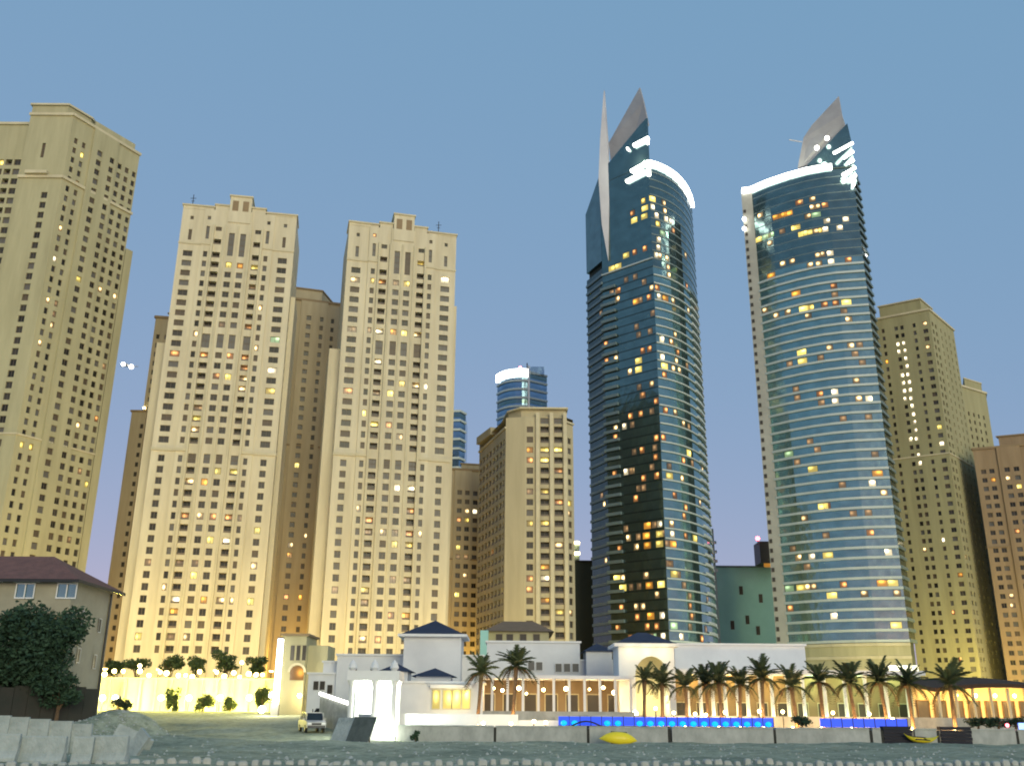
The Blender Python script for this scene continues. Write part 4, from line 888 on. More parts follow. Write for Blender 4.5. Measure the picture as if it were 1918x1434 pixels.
# right wing with uplit arcade
H4 = thing('hotel_wing', 'long white hotel wing on the right with a row of uplit columns', 'building', (28, 118, 1.15))
block_px(H4, 'wall', 1263, 1507, 1208, 117, 12, 1.0); block_px(H4, 'low_wall', 1507, 1724, 1262, 118, 12, 1.0)
za = at(1400, 1262, 111.5).z
x0, x1 = at(1266, 1290, 111.5).x, at(1735, 1290, 111.5).x
MB().prism([(x0, 111.2), (x1, 111.2), (x1, 116.9), (x0, 116.9)], za, za + 0.5).build('arcade_roof', 'white_render', H4)
MB().prism([(x0, 115.5), (x1, 115.5), (x1, 116), (x0, 116)], 1.1, za).build('arcade_wall', 'brown_trim', H4)
for i, px in enumerate((1288, 1312, 1335, 1358, 1381, 1400, 1424, 1446, 1476, 1505, 1545, 1583, 1622, 1660, 1700)):
    x = at(px, 1300, 112).x
    MB().tube([(x, 112, 1.15), (x, 112, 1.4), (x, 112, 1.45), (x, 112, za - .5), (x, 112, za)], [0.34, 0.34, 0.22, 0.2, 0.36], 12).build('column', 'white_paint', H4)
    MB().ball((x, 111.2, 1.3), 0.16).build('floor_lamp', 'lamp_warm', H4)
    w = i < 8
    light('column_light', (x + 0.1, 111.35, 1.9), 95 if w else 55, (1.0, 0.80, 0.36) if w else (0.9, 1.0, 0.55), 0.2, H4)
for i in range(6): light('arcade_light', (x0 + (x1 - x0) * (i + .5) / 6, 114, za - 0.6), 200, (1.0, 0.66, 0.2) if i < 3 else (0.7, 1.0, 0.4), 0.3, H4)
for i in range(12):
    x = x0 + 1.2 + (x1 - x0 - 2.4) * i / 11; put('window', window_mesh(1.3, 2.2, 'win', 'trim_stucco'), H4, (x, 115.05, 2.6), 0)
SG = thing('light_box', 'long cream light box glowing under the beige base of the banded tower', 'sign', at(1695, 1252, 117)); p = at(1692, 1251, 117)
MB().box(p, (3.4, 0.3, 0.62)).build('panel', 'sign_cream', SG); MB().box(p + Vector((0, 0.25, 0)), (3.6, 0.2, 0.8)).build('frame', 'grey_metal', SG)
LB = thing('wall_lamp', 'round cream wall lamp left of the long light box', 'lamp', at(1641, 1252, 117)); p = at(1641, 1252, 117)
MB().ball(p, 0.35).build('globe', 'sign_cream', LB); MB().box(p + Vector((0, 0.4, 0)), (0.3, 0.5, 0.3)).build('bracket', 'grey_metal', LB)
# beige villa behind the middle of the hotel
VB = thing('villa', 'beige villa with a brown hip roof behind the white hotel', 'building', (2, 152, 1.2))
a, c, z = block_px(VB, 'wall', 915, 1028, 1182, 150, 12, 1.0, 'sand_stucco', False); pyramid(VB, a, c, 150, 12, z, 2.0, 0.8, 'brown_tile', 0.45)
for px in (935, 955, 980, 1005): win_px(VB, px, 1195, 150, 1.0, 1.3)
MB().box(at(907, 1206, 149), (1.2, 1.2, 4.0)).build('glass_bay', 'teal_panel', VB)
# beige stair tower beside the light pylon
PV = thing('pavilion_tower', 'beige square pavilion with three slit windows and an orange lit arch', 'building', (-27, 134, 2.1))
a, z = xz(530, 1190, 131); c, _ = xz(612, 1190, 131); cm = xz(575, 1190, 131)[0]
MB().prism([(a, 131), (cm, 131), (cm, 138), (a, 138)], 1.8, z).build('wall', 'sand_stucco', PV); MB().prism([(cm, 132.5), (c, 132.5), (c, 138), (cm, 138)], 1.8, z - 1.1).build('side_wall', 'sand_stucco', PV)
MB().prism([(a - .3, 130.7), (cm + .3, 130.7), (cm + .3, 138.3), (a - .3, 138.3)], z, z + 0.3).build('coping', 'brown_trim', PV)
for px in (548, 559, 570): win_px(PV, px, 1222, 131, 0.5, 1.9, 'pane_dark')
q = at(556, 1258, 130.8); n = 10
b = MB(); b.poly([(q.x - 0.9, 130.9, q.z - 1.0), (q.x + 0.9, 130.9, q.z - 1.0)] + [(q.x + 0.9 * math.cos(math.pi * i / n), 130.9, q.z + 0.8 * math.sin(math.pi * i / n)) for i in range(n + 1)])
b.build('lit_arch', 'lit_orange', PV)
arch = MB()
for i in range(n):
    t0, t1 = math.pi * i / n, math.pi * (i + 1) / n
    arch.plate([(q.x + r * math.cos(t), 130.7, q.z + r * math.sin(t)) for r, t in ((0.9, t0), (1.2, t0), (1.2, t1), (0.9, t1))], (0, 0.3, 0))
arch.build('arch_surround', 'trim_stucco', PV)
MB().ball(at(561, 1302, 130.3), 0.3).build('wall_lamp', 'lamp_warm', PV); light('wall_light', at(561, 1303, 129.6), 160, (1.0, 0.72, 0.32), 0.2, PV)

# ------------------------------------------------------------------ glowing street wall, lamps, pylon
YW = thing('street_wall', 'long wall flooded with yellow light behind the sand mound', 'wall', (-48, 150, 2)); xa, xb = at(176, 1290, 150).x, at(522, 1290, 150).x; zt = at(350, 1272, 150).z
for i in range(12):
    u0, u1 = xa + (xb - xa) * i / 12, xa + (xb - xa) * (i + 1) / 12
    MB().prism([(u0 + .01, 150), (u1 - .01, 150), (u1 - .01, 150.4), (u0 + .01, 150.4)], 1.2, zt).build('panel', 'cream_stucco', YW)
    MB().box((u1, 149.9, (1.2 + zt) / 2), (0.4, 0.4, zt - 1.2)).build('pier', 'trim_stucco', YW)
MB().prism([(xa - .2, 149.7), (xb + .2, 149.7), (xb + .2, 150.7), (xa - .2, 150.7)], zt, zt + 0.25).build('coping', 'trim_stucco', YW)
ORD = ['first', 'second', 'third', 'fourth', 'fifth', 'sixth', 'seventh', 'eighth', 'ninth', 'tenth', 'eleventh', 'twelfth', 'thirteenth', 'fourteenth', 'fifteenth', 'sixteenth', 'seventeenth', 'eighteenth']
def post_lamp(px, py, Y, label, cat='lamp', r=0.34, mat='lamp_sodium', group=None, e=0, col=(1.0, 0.74, 0.12), name='post_lamp', zb=None):
    p = at(px, py, Y); zb = ground_z(p.x, Y) if zb is None else zb
    L = thing(name, label, cat, (p.x, Y, zb), group)
    MB().tube([(p.x, Y, zb), (p.x, Y, p.z - r)], 0.06, 6).build('pole', 'dark_metal', L); MB().ball(p, r).build('globe', mat, L, smooth=True); MB().tube([p + Vector((0, 0, r * .8)), p + Vector((0, 0, r * 1.3))], [r * .5, 0.03], 8).build('cap', 'dark_metal', L)
    if e: light('lamp_light', p + Vector((0, -r - .15, -0.1)), e, col, 0.25, L)
    return L
for i, (px, py) in enumerate(((196, 1262), (214, 1256), (231, 1256), (262, 1256), (279, 1264), (300, 1258), (312, 1260), (334, 1264), (348, 1264), (360, 1267), (374, 1257), (406, 1258), (420, 1266), (438, 1259), (449, 1267), (466, 1261), (480, 1263), (492, 1263))):
    post_lamp(px, py, 152.5, '%s glowing globe lamp from the left on top of the yellow street wall' % ORD[i], group='globe lamps above the yellow wall', e=1000 if i % 2 == 0 else 0, r=0.4 - 0.1 * ((i * 7) % 3) / 2, name='globe_lamp', zb=zt + 0.0)
for i, (px, py) in enumerate(((192, 1306), (216, 1306), (302, 1306), (354, 1306), (412, 1306), (467, 1306), (507, 1300))):
    post_lamp(px, py, 147.0, 'glaring white lamp in front of the yellow wall, %s from the left' % ORD[i], group='floor lamps before the yellow wall', r=0.42, mat='lamp_white', col=(1.0, 0.86, 0.15), e=6500, name='flood_lamp')
for i, (px, py) in enumerate(((453, 1240), (262, 1246))): post_lamp(px, py, 156, ('tall street lamp rising above the right part of the yellow wall', 'slim street lamp among the shrubs above the yellow wall')[i], cat='street lamp', r=0.3, mat='lamp_warm', name='street_lamp')
p = at(526, 1196, 128); q = at(517, 1335, 128)
LP = thing('light_pylon', 'tall slim pylon glowing white beside the beige pavilion', 'light pylon', (p.x, 128, ground_z(p.x, 128)))
MB().prism([(p.x - .32, 127.8), (p.x + .32, 127.8), (p.x + .32, 128.3), (p.x - .32, 128.3)], 3.0, p.z).build('light_column', 'strip_white', LP); MB().box((p.x, 128.05, 2.2), (0.9, 0.8, 1.8)).build('base', 'grey_metal', LP); MB().box((p.x, 128.05, p.z + .1), (0.7, 0.6, 0.2)).build('cap', 'grey_metal', LP)
light('pylon_light', (p.x - .2, 127.2, 4.2), 1500, (1.0, 0.9, 0.55), 0.4, LP); MB().ball((p.x - 1.3, 126.5, 2.5), 0.45).build('floor_lamp', 'lamp_white', LP)
# street floodlights washing the tower fronts (sodium lamps on masts behind the hotel)
for i, (x, y, e, col) in enumerate(((-112, 236, 7533, (1.0, 0.63, 0.15)), (-96, 238, 7533, (1.0, 0.75, 0.22)), (-84, 240, 7533, (1.0, 0.75, 0.22)), (-71, 242, 7533, (1.0, 0.73, 0.21)), (-58, 244, 5859, (1.0, 0.63, 0.15)), (-44, 246, 6696, (1.0, 0.75, 0.24)), (-30, 248, 6696, (1.0, 0.77, 0.26)),
        (-14, 262, 5859, (1.0, 0.67, 0.17)), (8, 264, 5022, (1.0, 0.79, 0.27)), (-63, 296, 11880, (1.0, 0.60, 0.12)), (-75, 292, 7533, (1.0, 0.60, 0.12)), (-110, 296, 7533, (1.0, 0.60, 0.12)), (-11, 328, 7533, (1.0, 0.63, 0.12)), (-18, 326, 6696, (1.0, 0.63, 0.12)), (-128, 236, 7533, (1.0, 0.82, 0.22)), (-140, 238, 6696, (1.0, 0.82, 0.22)),
        (112, 306, 6696, (1.0, 0.84, 0.30)), (126, 304, 6696, (1.0, 0.86, 0.34)), (150, 334, 12960, (1.0, 0.79, 0.19)), (166, 332, 12960, (1.0, 0.79, 0.19)), (180, 326, 7533, (1.0, 0.58, 0.12)), (62, 322, 5000, (0.9, 1.0, 0.5)))):
    S = thing('flood_mast', 'slim street floodlight mast at the tower feet, mostly hidden behind the hotel', 'floodlight', (x, y, 2.8), 'street floodlight masts')
    MB().tube([(x, y, 2.8), (x, y, 11.0)], [0.16, 0.1], 8).build('pole', 'dark_metal', S); MB().box((x, y, 11.2), (0.9, 0.5, 0.3)).build('lamp_head', 'lamp_sodium', S)
    light('flood_light', (x, y, 11.9), e, col, 0.6, S)

# ------------------------------------------------------------------ glaring entrance pavilion
EP = thing('entrance_pavilion', 'small open white gate pavilion glaring with light at the beach end of the hotel', 'pavilion', (-12.5, 93, 0)); Y = 90.6
a, _ = xz(652, 1330, Y); c, zt = xz(744, 1272, Y); m = xz(700, 1330, Y)[0]
MB().prism([(a - .9, Y - .2), (c, Y - .2), (c, Y + 4), (a - .9, Y + 4)], -0.3, 0.35).build('plinth', 'white_paint', EP)
for x, y in ((a + .2, Y), (m, Y), (c - .25, Y), (a + .2, Y + 3.6), (m, Y + 3.6), (c - .25, Y + 3.6)):
    MB().tube([(x, y, .35), (x, y, .7), (x, y, .75), (x, y, zt - .6), (x, y, zt - .1)], [0.32, 0.32, 0.24, 0.22, 0.38], 12).build('column', 'white_paint', EP)
MB().prism([(a - .2, Y - .4), (c + .2, Y - .4), (c + .2, Y + 4), (a - .2, Y + 4)], zt - .1, zt + .75).build('entablature', 'white_paint', EP)
for x in (a + .2, m - .1, c - .3): MB().tube([(x, Y, zt + .75), (x, Y, zt + 1.0), (x, Y, zt + 1.35), (x, Y, zt + 1.7)], [0.2, 0.42, 0.3, 0.03], 10).build('finial', 'white_paint', EP)
MB().prism([(m + .3, Y + 3.0), (c - .5, Y + 3.0), (c - .5, Y + 3.3), (m + .3, Y + 3.3)], .35, zt - .2).build('door_leaf', 'white_paint', EP)
MB().prism([(a + .4, Y + 3.0), (m - .4, Y + 3.0), (m - .4, Y + 3.3), (a + .4, Y + 3.3)], 2.2, zt - .2).build('screen', 'white_paint', EP)
MB().box((m - 0.35, Y + 1.2, 1.0), (0.9, 0.7, 1.3)).build('planter', 'leaf_dark', EP)
for x, y, z, e in ((a + 1.2, Y + 1.4, zt - .7, 1100), (m + 1.2, Y + 1.4, zt - .7, 1100), (m + 1.2, Y + 1.2, 1.2, 700), (m + 1.4, Y - 1.0, 0.5, 160)): light('gate_light', (x, y, z), e, (0.93, 1.0, 0.82), 0.3, EP)
for x in (a + 1.2, m + 1.2): MB().ball((x, Y + 1.4, zt - .4), 0.28).build('ceiling_lamp', 'lamp_white', EP)
# ramp wall with lit handrail, leaning hoarding panels, parked car
RW = thing('ramp_wall', 'low wall with a lit white handrail running down to the glaring gate', 'wall', (-20, 104, 1))
p, q = at(600, 1300, 106), at(652, 1318, 97); r = at(655, 1318, 95)
MB().plate([(p.x, p.y, 1.0), (q.x, q.y, 0.4), (q.x, q.y, q.z), (p.x, p.y, p.z)], (0.1, 0.35, 0)).build('wall', 'wall_grey', RW)
MB().tube([p + Vector((0, -.1, .1)), q + Vector((0, -.1, .1))], 0.16, 8).build('lit_handrail', 'strip_white', RW)
for i, px in enumerate((634, 650, 664, 678)):
    b0 = at(px, 1376, 84 - i * 0.6); z = ground_z(b0.x, b0.y)
    HP = thing('hoarding_panel', ['grey hoarding board leaning in the sand, farthest from the gate', 'pale hoarding board leaning in the sand, second from the far end', 'dark hoarding board leaning in the sand, third from the far end', 'dark hoarding board leaning right beside the glaring gate'][i], 'panel', (b0.x, b0.y, z), 'leaning hoarding boards')
    MB().plate([(b0.x - .8, b0.y + .5, z - .05), (b0.x + .5, b0.y - .4, z - .05), (b0.x + 1.1, b0.y + .1, z + 1.9), (b0.x - .2, b0.y + 1.0, z + 1.9)], (0.06, 0.08, 0)).build('board', 'board_grey' if i > 1 else 'concrete', HP)
    MB().tube([(b0.x + .5, b0.y + .9, z - .05), (b0.x + .55, b0.y + .3, z + 1.3)], 0.05, 6).build('prop', 'bark', HP)
def car(px, py, Y, label, rz, paint):
    p = at(px, py, Y); z = ground_z(p.x, Y); C = thing('parked_car', label, 'car', (p.x, Y, z), 'parked cars')
    def part(name, b, mat, smooth=False):
        o = b.build(name, mat, origin=(0, 0, 0), smooth=smooth); o.parent = C; return o
    w = 0.94
    prof = [(-2.25, .45), (-2.3, .95), (-1.35, 1.12), (1.95, 1.15), (2.3, 1.0), (2.3, .45)]
    b = MB(); b.plate([(x, -w, zz) for x, zz in prof], (0, 2 * w, 0)); part('body', b, paint)
    cab = [(-1.3, 1.14), (-0.65, 1.78), (1.55, 1.8), (2.1, 1.14)]
    b = MB(); b.plate([(x, -w * .86, zz) for x, zz in cab], (0, 2 * w * .86, 0)); part('window_band', b, 'car_glass')
    b = MB().box((0.45, 0, 1.82), (2.2, 1.62, 0.07)); part('roof', b, paint)
    for x in (-1.3, -0.62, 0.5, 1.6, 2.08):
        for s in (-1, 1): part('pillar', MB().box((x * 0.96, s * w * .865, 1.46), (0.09, 0.05, 0.66)), paint)
    for x in (-1.45, 1.45):
        for s in (-1, 1):
            o = part('wheel', MB().tube([(x, s * (w - .2), .36), (x, s * (w + .02), .36)], .36, 16), 'rubber')
            q = MB().tube([(x, s * (w + .0), .36), (x, s * (w + .035), .36)], .2, 12).build('rim', 'grey_metal', origin=(0, 0, 0)); q.parent = o
    for s in (-1, 1): part('headlight', MB().box((-2.29, s * .68, .82), (.06, .34, .16)), 'white_paint'); part('tail_light', MB().box((2.3, s * .76, .85), (.05, .2, .3)), 'brown_tile'); part('mirror', MB().box((-0.95, s * 1.03, 1.2), (.12, .2, .16)), paint)
    part('bumper', MB().box((-2.3, 0, .52), (.16, 1.7, .22)), 'dark_metal'); part('grille', MB().box((-2.3, 0, .78), (.05, .9, .2)), 'dark_metal')
    C.rotation_euler = (0, 0, rz); return C
car(586, 1330, 101, 'white sports utility car parked nose first before the beige pavilion', R(112), 'car_white')
car(622, 1332, 109, 'dark car parked half hidden behind the ramp wall', R(150), 'dark_metal')

# ------------------------------------------------------------------ boundary wall with panels, posts, pool lights, kayaks
BW = thing('boundary_wall', 'low grey beach wall of long panels along the front of the hotel', 'wall', (20, 91, 0))
def wy(x): return 90.4 + (x + 9.5) * 0.055
edges = [(746, 925), (928, 1098), (1103, 1250), (1258, 1450), (1455, 1634), (1640, 1656), (1722, 1764), (1820, 1918), (1921, 2010)]
for (p0, p1) in edges:
    xa = at(p0, 1375, 92).x; xb = at(p1, 1375, 92).x; ya, yb = wy(xa), wy(xb); t = 1.22
    MB().prism([(xa, ya), (xb, yb), (xb, yb + .35), (xa, ya + .35)], -0.3, t).build('panel', 'wall_grey', BW)
    MB().prism([(xa, ya - .06), (xb, yb - .06), (xb, yb + .41), (xa, ya + .41)], t, t + 0.1).build('coping', 'concrete', BW)
    MB().box((xb + .12, yb + .2, 0.4), (0.22, 0.45, 1.5)).build('post', 'dark_wall', BW)
TW = thing('terrace_wall', 'grey terrace wall stepping up behind the beach wall left of the blue lights', 'wall', (-2, 96, 0))
xa, xb = at(744, 1340, 95.5).x, at(1046, 1340, 95.5).x
for i in range(4): u0, u1 = xa + (xb - xa) * i / 4, xa + (xb - xa) * (i + 1) / 4; MB().prism([(u0 + .01, 95.5), (u1 - .01, 95.5), (u1 - .01, 95.9), (u0 + .01, 95.9)], 0.6, 2.25 - (0.5 if i == 3 else 0)).build('panel', 'white_render', TW)
PB = thing('gate_plant', 'small dark shrub at the foot of the beach wall near the glaring gate', 'plant', (at(778, 1380, 89.6).x, 89.6, 0))
PL = thing('pool_parapet', 'row of blue glowing pool panels above the beach wall', 'pool parapet', (16, 93, 1.1)); k = 0
def panels(p0, p1, n, skip=()):
    for i in range(n):
        xa = at(p0 + (p1 - p0) * i / n, 1350, 93).x; xb = at(p0 + (p1 - p0) * (i + 1) / n, 1350, 93).x; y = wy((xa + xb) / 2) + 2.2; z0, z1 = 1.36, 2.12
        MB().box(((xa + xb) / 2, y, (z0 + z1) / 2), ((xb - xa) * 0.93, 0.12, z1 - z0)).build('panel', 'pool_blue', PL)
        if i not in skip: MB().ball(((xa + xb) / 2, y - .12, z0 + 0.2), 0.3, 10, 6, sq=0.8).build('pool_lamp', 'lamp_cyan', PL, smooth=True)
        MB().box((xb, y - .03, (z0 + z1) / 2), (0.07, 0.16, z1 - z0 + .1)).build('mullion', 'dark_metal', PL)
        MB().box(((xa + xb) / 2, y + .05, 1.18), (xb - xa, 0.5, 0.3)).build('kerb', 'dark_wall', PL)
MB().prism([(at(1040, 1340, 101).x, 101), (68, 102.5), (68, 103), (at(1040, 1340, 101).x, 101.5)], 1.0, 2.25).build('upper_ledge', 'wall_grey', PL)
panels(1046, 1456, 20, (2, 3, 6)); panels(1546, 1716, 8, (0, 1, 2, 3, 4, 5, 6, 7))
for i in range(6): x = at(1070 + i * 76, 1350, 93).x; light('pool_light', (x, wy(x) + 1.5, 1.7), 14, (0.05, 0.25, 1.0), 0.3, PL)
BR = thing('pool_bridge', 'small dark arched footbridge before the blue pool panels', 'bridge', (at(1098, 1356, 92).x, 92.2, 1.1)); x = at(1098, 1356, 92).x
b = MB(); n = 8
pts = [(x - 1.5 + 3.0 * i / n, 1.3 + 0.5 * math.sin(math.pi * i / n)) for i in range(n + 1)]
b.plate([(u, 91.7, v) for u, v in pts] + [(u, 91.7, v - .14) for u, v in pts[::-1]], (0, 0.6, 0)); b.build('deck', 'dark_wall', BR)
def kayak(px, py, Y, length, label, tilt):
    p = at(px, py, Y); K = thing('kayak', label, 'kayak', (p.x, Y, 0.0), 'yellow kayaks by the beach wall'); n = 12
    b = MB(); secs = []
    for i in range(n + 1):
        t = -1 + 2 * i / n; w = 0.42 * max(0.04, (1 - abs(t) ** 2.4)) ; up = 0.38 * abs(t) ** 3 ; d = 0.34 * max(.1, 1 - abs(t) ** 3)
        secs.append([(t * length / 2, w * math.sin(a), 0.36 + up - d * math.cos(a) if abs(a) < 1.6 else 0.36 + up) for a in [(-90 + 180 * j / 8) * math.pi / 180 for j in range(9)]])
    for s in secs: b.v += s
    for i in range(n):
        for j in range(8): b.f.append((i * 9 + j, i * 9 + j + 1, (i + 1) * 9 + j + 1, (i + 1) * 9 + j)); b.m.append(0)
    for i in range(n):
        if not 4 <= i <= 7: b.f.append((i * 9, (i + 1) * 9, (i + 1) * 9 + 8, i * 9 + 8)); b.m.append(0)
    o = b.build('hull', 'kayak_yellow', origin=(0, 0, 0), smooth=False); o.parent = K
    o2 = MB().box((0.15, 0, 0.22), (0.9, 0.5, 0.12)).build('seat', 'dark_metal', origin=(0, 0, 0)); o2.parent = K
    o3 = MB()
    for s in (-1, 1): o3.box((0, s * .41, 0.38), (length * .42, 0.06, 0.07))
    o3.build('cockpit_rim', 'dark_metal', origin=(0, 0, 0)).parent = K
    K.rotation_euler = tilt; return K
k = kayak(1160, 1382, 88.6, 3.3, 'broad yellow kayak lying on its side against the beach wall below the blue lights', (R(-108), R(3), R(2))); k.location.z = 0.55; k.location.y -= 0.35; k.scale = (1.0, 1.25, 1.25)
k = kayak(1724, 1388, 92.6, 3.2, 'slim yellow kayak with a raised bow lying at the dark wall gap on the right', (R(15), R(4), R(3))); k.location.z = 0.12
# beach gate planters in the dark gaps
for i, (px, w, lab) in enumerate(((1680, 2.6, 'dark stacked sunbeds filling the first gap of the beach wall'), (1792, 2.8, 'dark stacked sunbeds filling the second gap of the beach wall, near the right edge'))):
    x = at(px, 1375, 93).x; y = wy(x) + .3; S = thing('sunbed_stack', lab, 'sunbeds', (x, y, 0), 'stacked sunbeds')
    for j in range(5): MB().box((x + 0.05 * (j % 2), y, 0.16 + j * 0.3), (w, 0.75, 0.27)).build('sunbed', 'cloth_dark', S)
# ------------------------------------------------------------------ right-hand beach restaurant
BR = thing('beach_restaurant', 'open beach restaurant glowing orange under a dark thatched roof at the right edge', 'restaurant', (50, 108, 1.1)); Y = 104
xa, xb = at(1752, 1300, Y).x, at(1990, 1300, Y).x; zr = at(1860, 1294, Y).z; n = 12
b = MB(); top = [(at(1745, 1300, Y).x + (xb + 1 - at(1745, 1300, Y).x) * i / n, zr + 0.75 * math.sin(math.pi * (0.12 + 0.8 * i / n))) for i in range(n + 1)]
b.plate([(u, Y - 1, v) for u, v in top] + [(u, Y - 1, v - .4) for u, v in top[::-1]], (0, 9, 0.9)); b.build('roof', 'thatch', BR)
for i in range(8): x = xa + .3 + (xb - xa - .6) * i / 7; MB().tube([(x, Y, 1.15), (x, Y, zr + .3)], 0.17, 8).build('post', 'cream_stucco', BR)
MB().prism([(xa, Y + 6), (xb, Y + 6), (xb, Y + 6.3), (xa, Y + 6.3)], 1.1, zr + 0.6).build('back_wall', 'cream_stucco', BR); MB().prism([(xa, Y - .5), (xb, Y - .5), (xb, Y - .2), (xa, Y - .2)], 1.1, 2.2).build('parapet', 'white_render', BR)
for i in range(7): x = xa + 1 + (xb - xa - 2) * i / 6; put('window', window_mesh(1.4, 2.0, 'win', 'bark'), BR, (x, Y + 5.5, 3.0), 0)
for i in range(6): x = xa + 1.4 + (xb - xa - 2.8) * i / 5; light('ceiling_light', (x, Y + 3.0, zr - .7), 480, (1.0, 0.56, 0.15), 0.25, BR); MB().ball((x, Y + 3.0, zr - .35), 0.2).build('ceiling_lamp', 'lamp_sodium', BR)
for i in range(5): x = xa + 1.0 + (xb - xa - 2) * i / 4; MB().box((x, Y + 1.2, 1.9), (0.9, 0.9, 0.06)).build('table', 'bark', BR)
NS = thing('sign_lamp', 'small violet blue sign lamp at the right edge above the beach wall', 'sign', at(1914, 1364, 94)); p = at(1914, 1364, 94)
MB().box(p, (0.5, 0.15, 1.0)).build('panel', 'lamp_blue', NS); MB().box(p + Vector((0, .12, 0)), (0.6, 0.08, 1.1)).build('frame', 'dark_metal', NS); MB().ball(p + Vector((-1.3, 0, .3)), 0.16).build('red_lamp', 'lamp_red', NS)

# ------------------------------------------------------------------ house at the left edge
HO = thing('house', 'old house with a red tiled hip roof and pale blue windows at the left edge', 'house', (-54, 100, 1)); hx, hy0, hy1, he = -42.6, 95.0, 105.0, 14.3
MB().prism([(-72, hy0), (hx, hy0), (hx, hy1), (-72, hy1)], 0.2, he).build('wall', 'house_wall', HO)
b = MB(); x0, x1, y0, y1, o = -72, hx, hy0, hy1, 0.9
A, B, C, D, E, F = (x0, y0 - o, he), (x1 + o, y0 - o, he), (x1 + o, y1 + o, he), (x0, y1 + o, he), (x0, 100, he + 3.0), (x1 - 4.6, 100, he + 3.0)
b.poly([A, B, F, E]); b.poly([B, C, F]); b.poly([C, D, E, F]); b.poly([D, C, B, A]); b.build('roof', 'red_tile', HO)
MB().prism([(x0, y0 - o - .08), (x1 + o + .08, y0 - o - .08), (x1 + o + .08, y1 + o), (x1 + o - .05, y1 + o), (x1 + o - .05, y0 - o + .05), (x0, y0 - o + .05)], he - .3, he - .02).build('gutter', 'dark_metal', HO)
b = MB(); zz = he - 0.5
MB().prism([(-72, hy0 - 1.6), (-50.6, hy0 - 1.6), (-50.6, hy0), (-72, hy0)], he - .1, he + .35).build('porch_roof', 'red_tile', HO)
for px, w in ((48, 1.9), (126, 2.0), (-20, 1.9)):
    p = at(px, 1106, hy0); o = put('window', window_mesh(w, 1.5, 'win', 'white_paint'), HO, (p.x, hy0 - .46, p.z), 0); o.material_slots[1].link = 'OBJECT'; o.material_slots[1].material = M('curtain_teal')
    MB().box((p.x, hy0 - .3, p.z + .9), (w + .5, .5, .16)).build('window_hood', 'white_paint', HO)
for y, z in ((98.2, 11.0), (98.4, 7.4), (102.4, 10.6), (102.4, 7.0)): put('window', window_mesh(0.7, 1.4, 'win', 'white_paint'), HO, (hx + .46, y, z), R(90))
MB().prism([(-72, hy0 - .5), (hx - .2, hy0 - .5), (hx - .2, hy0), (-72, hy0)], 10.6, 10.9).build('string_course', 'brown_trim', HO)
MB().tube([(hx + .15, 104.2, 1.0), (hx + .15, 104.2, he - .3)], 0.11, 8).build('drainpipe', 'dark_metal', HO)
WD = thing('garden_wall', 'dark garden wall in front of the red roofed house', 'wall', (-46, 86, 0)); p, q = at(-60, 1310, 84), at(182, 1312, 90)
for i in range(9):
    s0, s1 = p.lerp(q, i / 9), p.lerp(q, (i + 1) / 9 - .004); MB().prism([(s0.x, s0.y), (s1.x, s1.y), (s1.x, s1.y + .3), (s0.x, s0.y + .3)], -0.2, 4.15 + .15 * (i % 2)).build('panel', 'dark_wall', WD)
# concrete barriers in two rows
def barrier(x, y, L, h, rz, label, tilt=0.0, sub=0.0):
    w = 0.3; pr = [(-w, 0), (-w, .12 * h), (-w * .5, .38 * h), (-w * .33, h * .97), (-w * .25, h), (w * .25, h), (w * .33, h * .97), (w * .5, .38 * h), (w, .12 * h), (w, 0)]
    b = MB(); b.plate([(-L / 2, yy, zz) for yy, zz in pr], (L, 0, 0)); o = b.build('concrete_barrier', 'concrete', origin=(0, 0, 0))
    o.location = (x, y, ground_z(x, y) - sub); o.rotation_euler = (tilt, 0, rz); tag(o, label, 'barrier', 'concrete barriers on the sand')
LB = ['nearest row, cut off at the left edge', 'nearest row, second from the left', 'nearest row, third from the left', 'nearest row, right end, turned aside']
for i, (px, L, rz) in enumerate(((-18, 2.5, 3), (66, 2.5, -3), (140, 0.95, 8), (185, 1.9, -4))): q = at(px, 1425, 50.5); barrier(q.x, 50.5 + .4 * i, L, 1.28, R(rz), 'grey concrete barrier standing in the ' + LB[i], R(-3 + 2 * i))
def slab(px, Y, w, h, rz, tilt, label, mat='concrete', zoff=-.1):
    q = at(px, 1370, Y); o = MB().box((0, 0, h / 2), (w, 0.22, h)).build('concrete_slab', mat, origin=(0, 0, 0)); o.location = (q.x, Y, ground_z(q.x, Y) + zoff); o.rotation_euler = (tilt[0], tilt[1], rz); tag(o, label, 'slab', 'concrete wall slabs')
for i, (px, w) in enumerate(((-10, 1.6), (28, 1.5), (68, 1.5), (110, 1.6), (150, 1.5))): slab(px, 62 + .15 * i, w, 2.2 - .1 * i, R(2 - i), (R(-2 + i), 0), 'upright concrete slab in the rear row, %s from the left edge' % ORD[i])
for i, (px, Y, w, h, rz, tl, lab) in enumerate(((218, 60, 1.3, 1.9, 20, (-14, 22), 'tilted concrete slab leaning right at the end of the slab row'), (243, 58, 0.9, 1.9, -30, (-8, 34), 'broken concrete slab lying askew on the sand below the mound'), (262, 66, 1.2, 1.2, 35, (30, 10), 'small broken slab sunk in the sand mound'))): slab(px, Y, w, h, R(rz), (R(tl[0]), R(tl[1])), lab, zoff=-.3)
rr = random.Random(11); rb = MB()
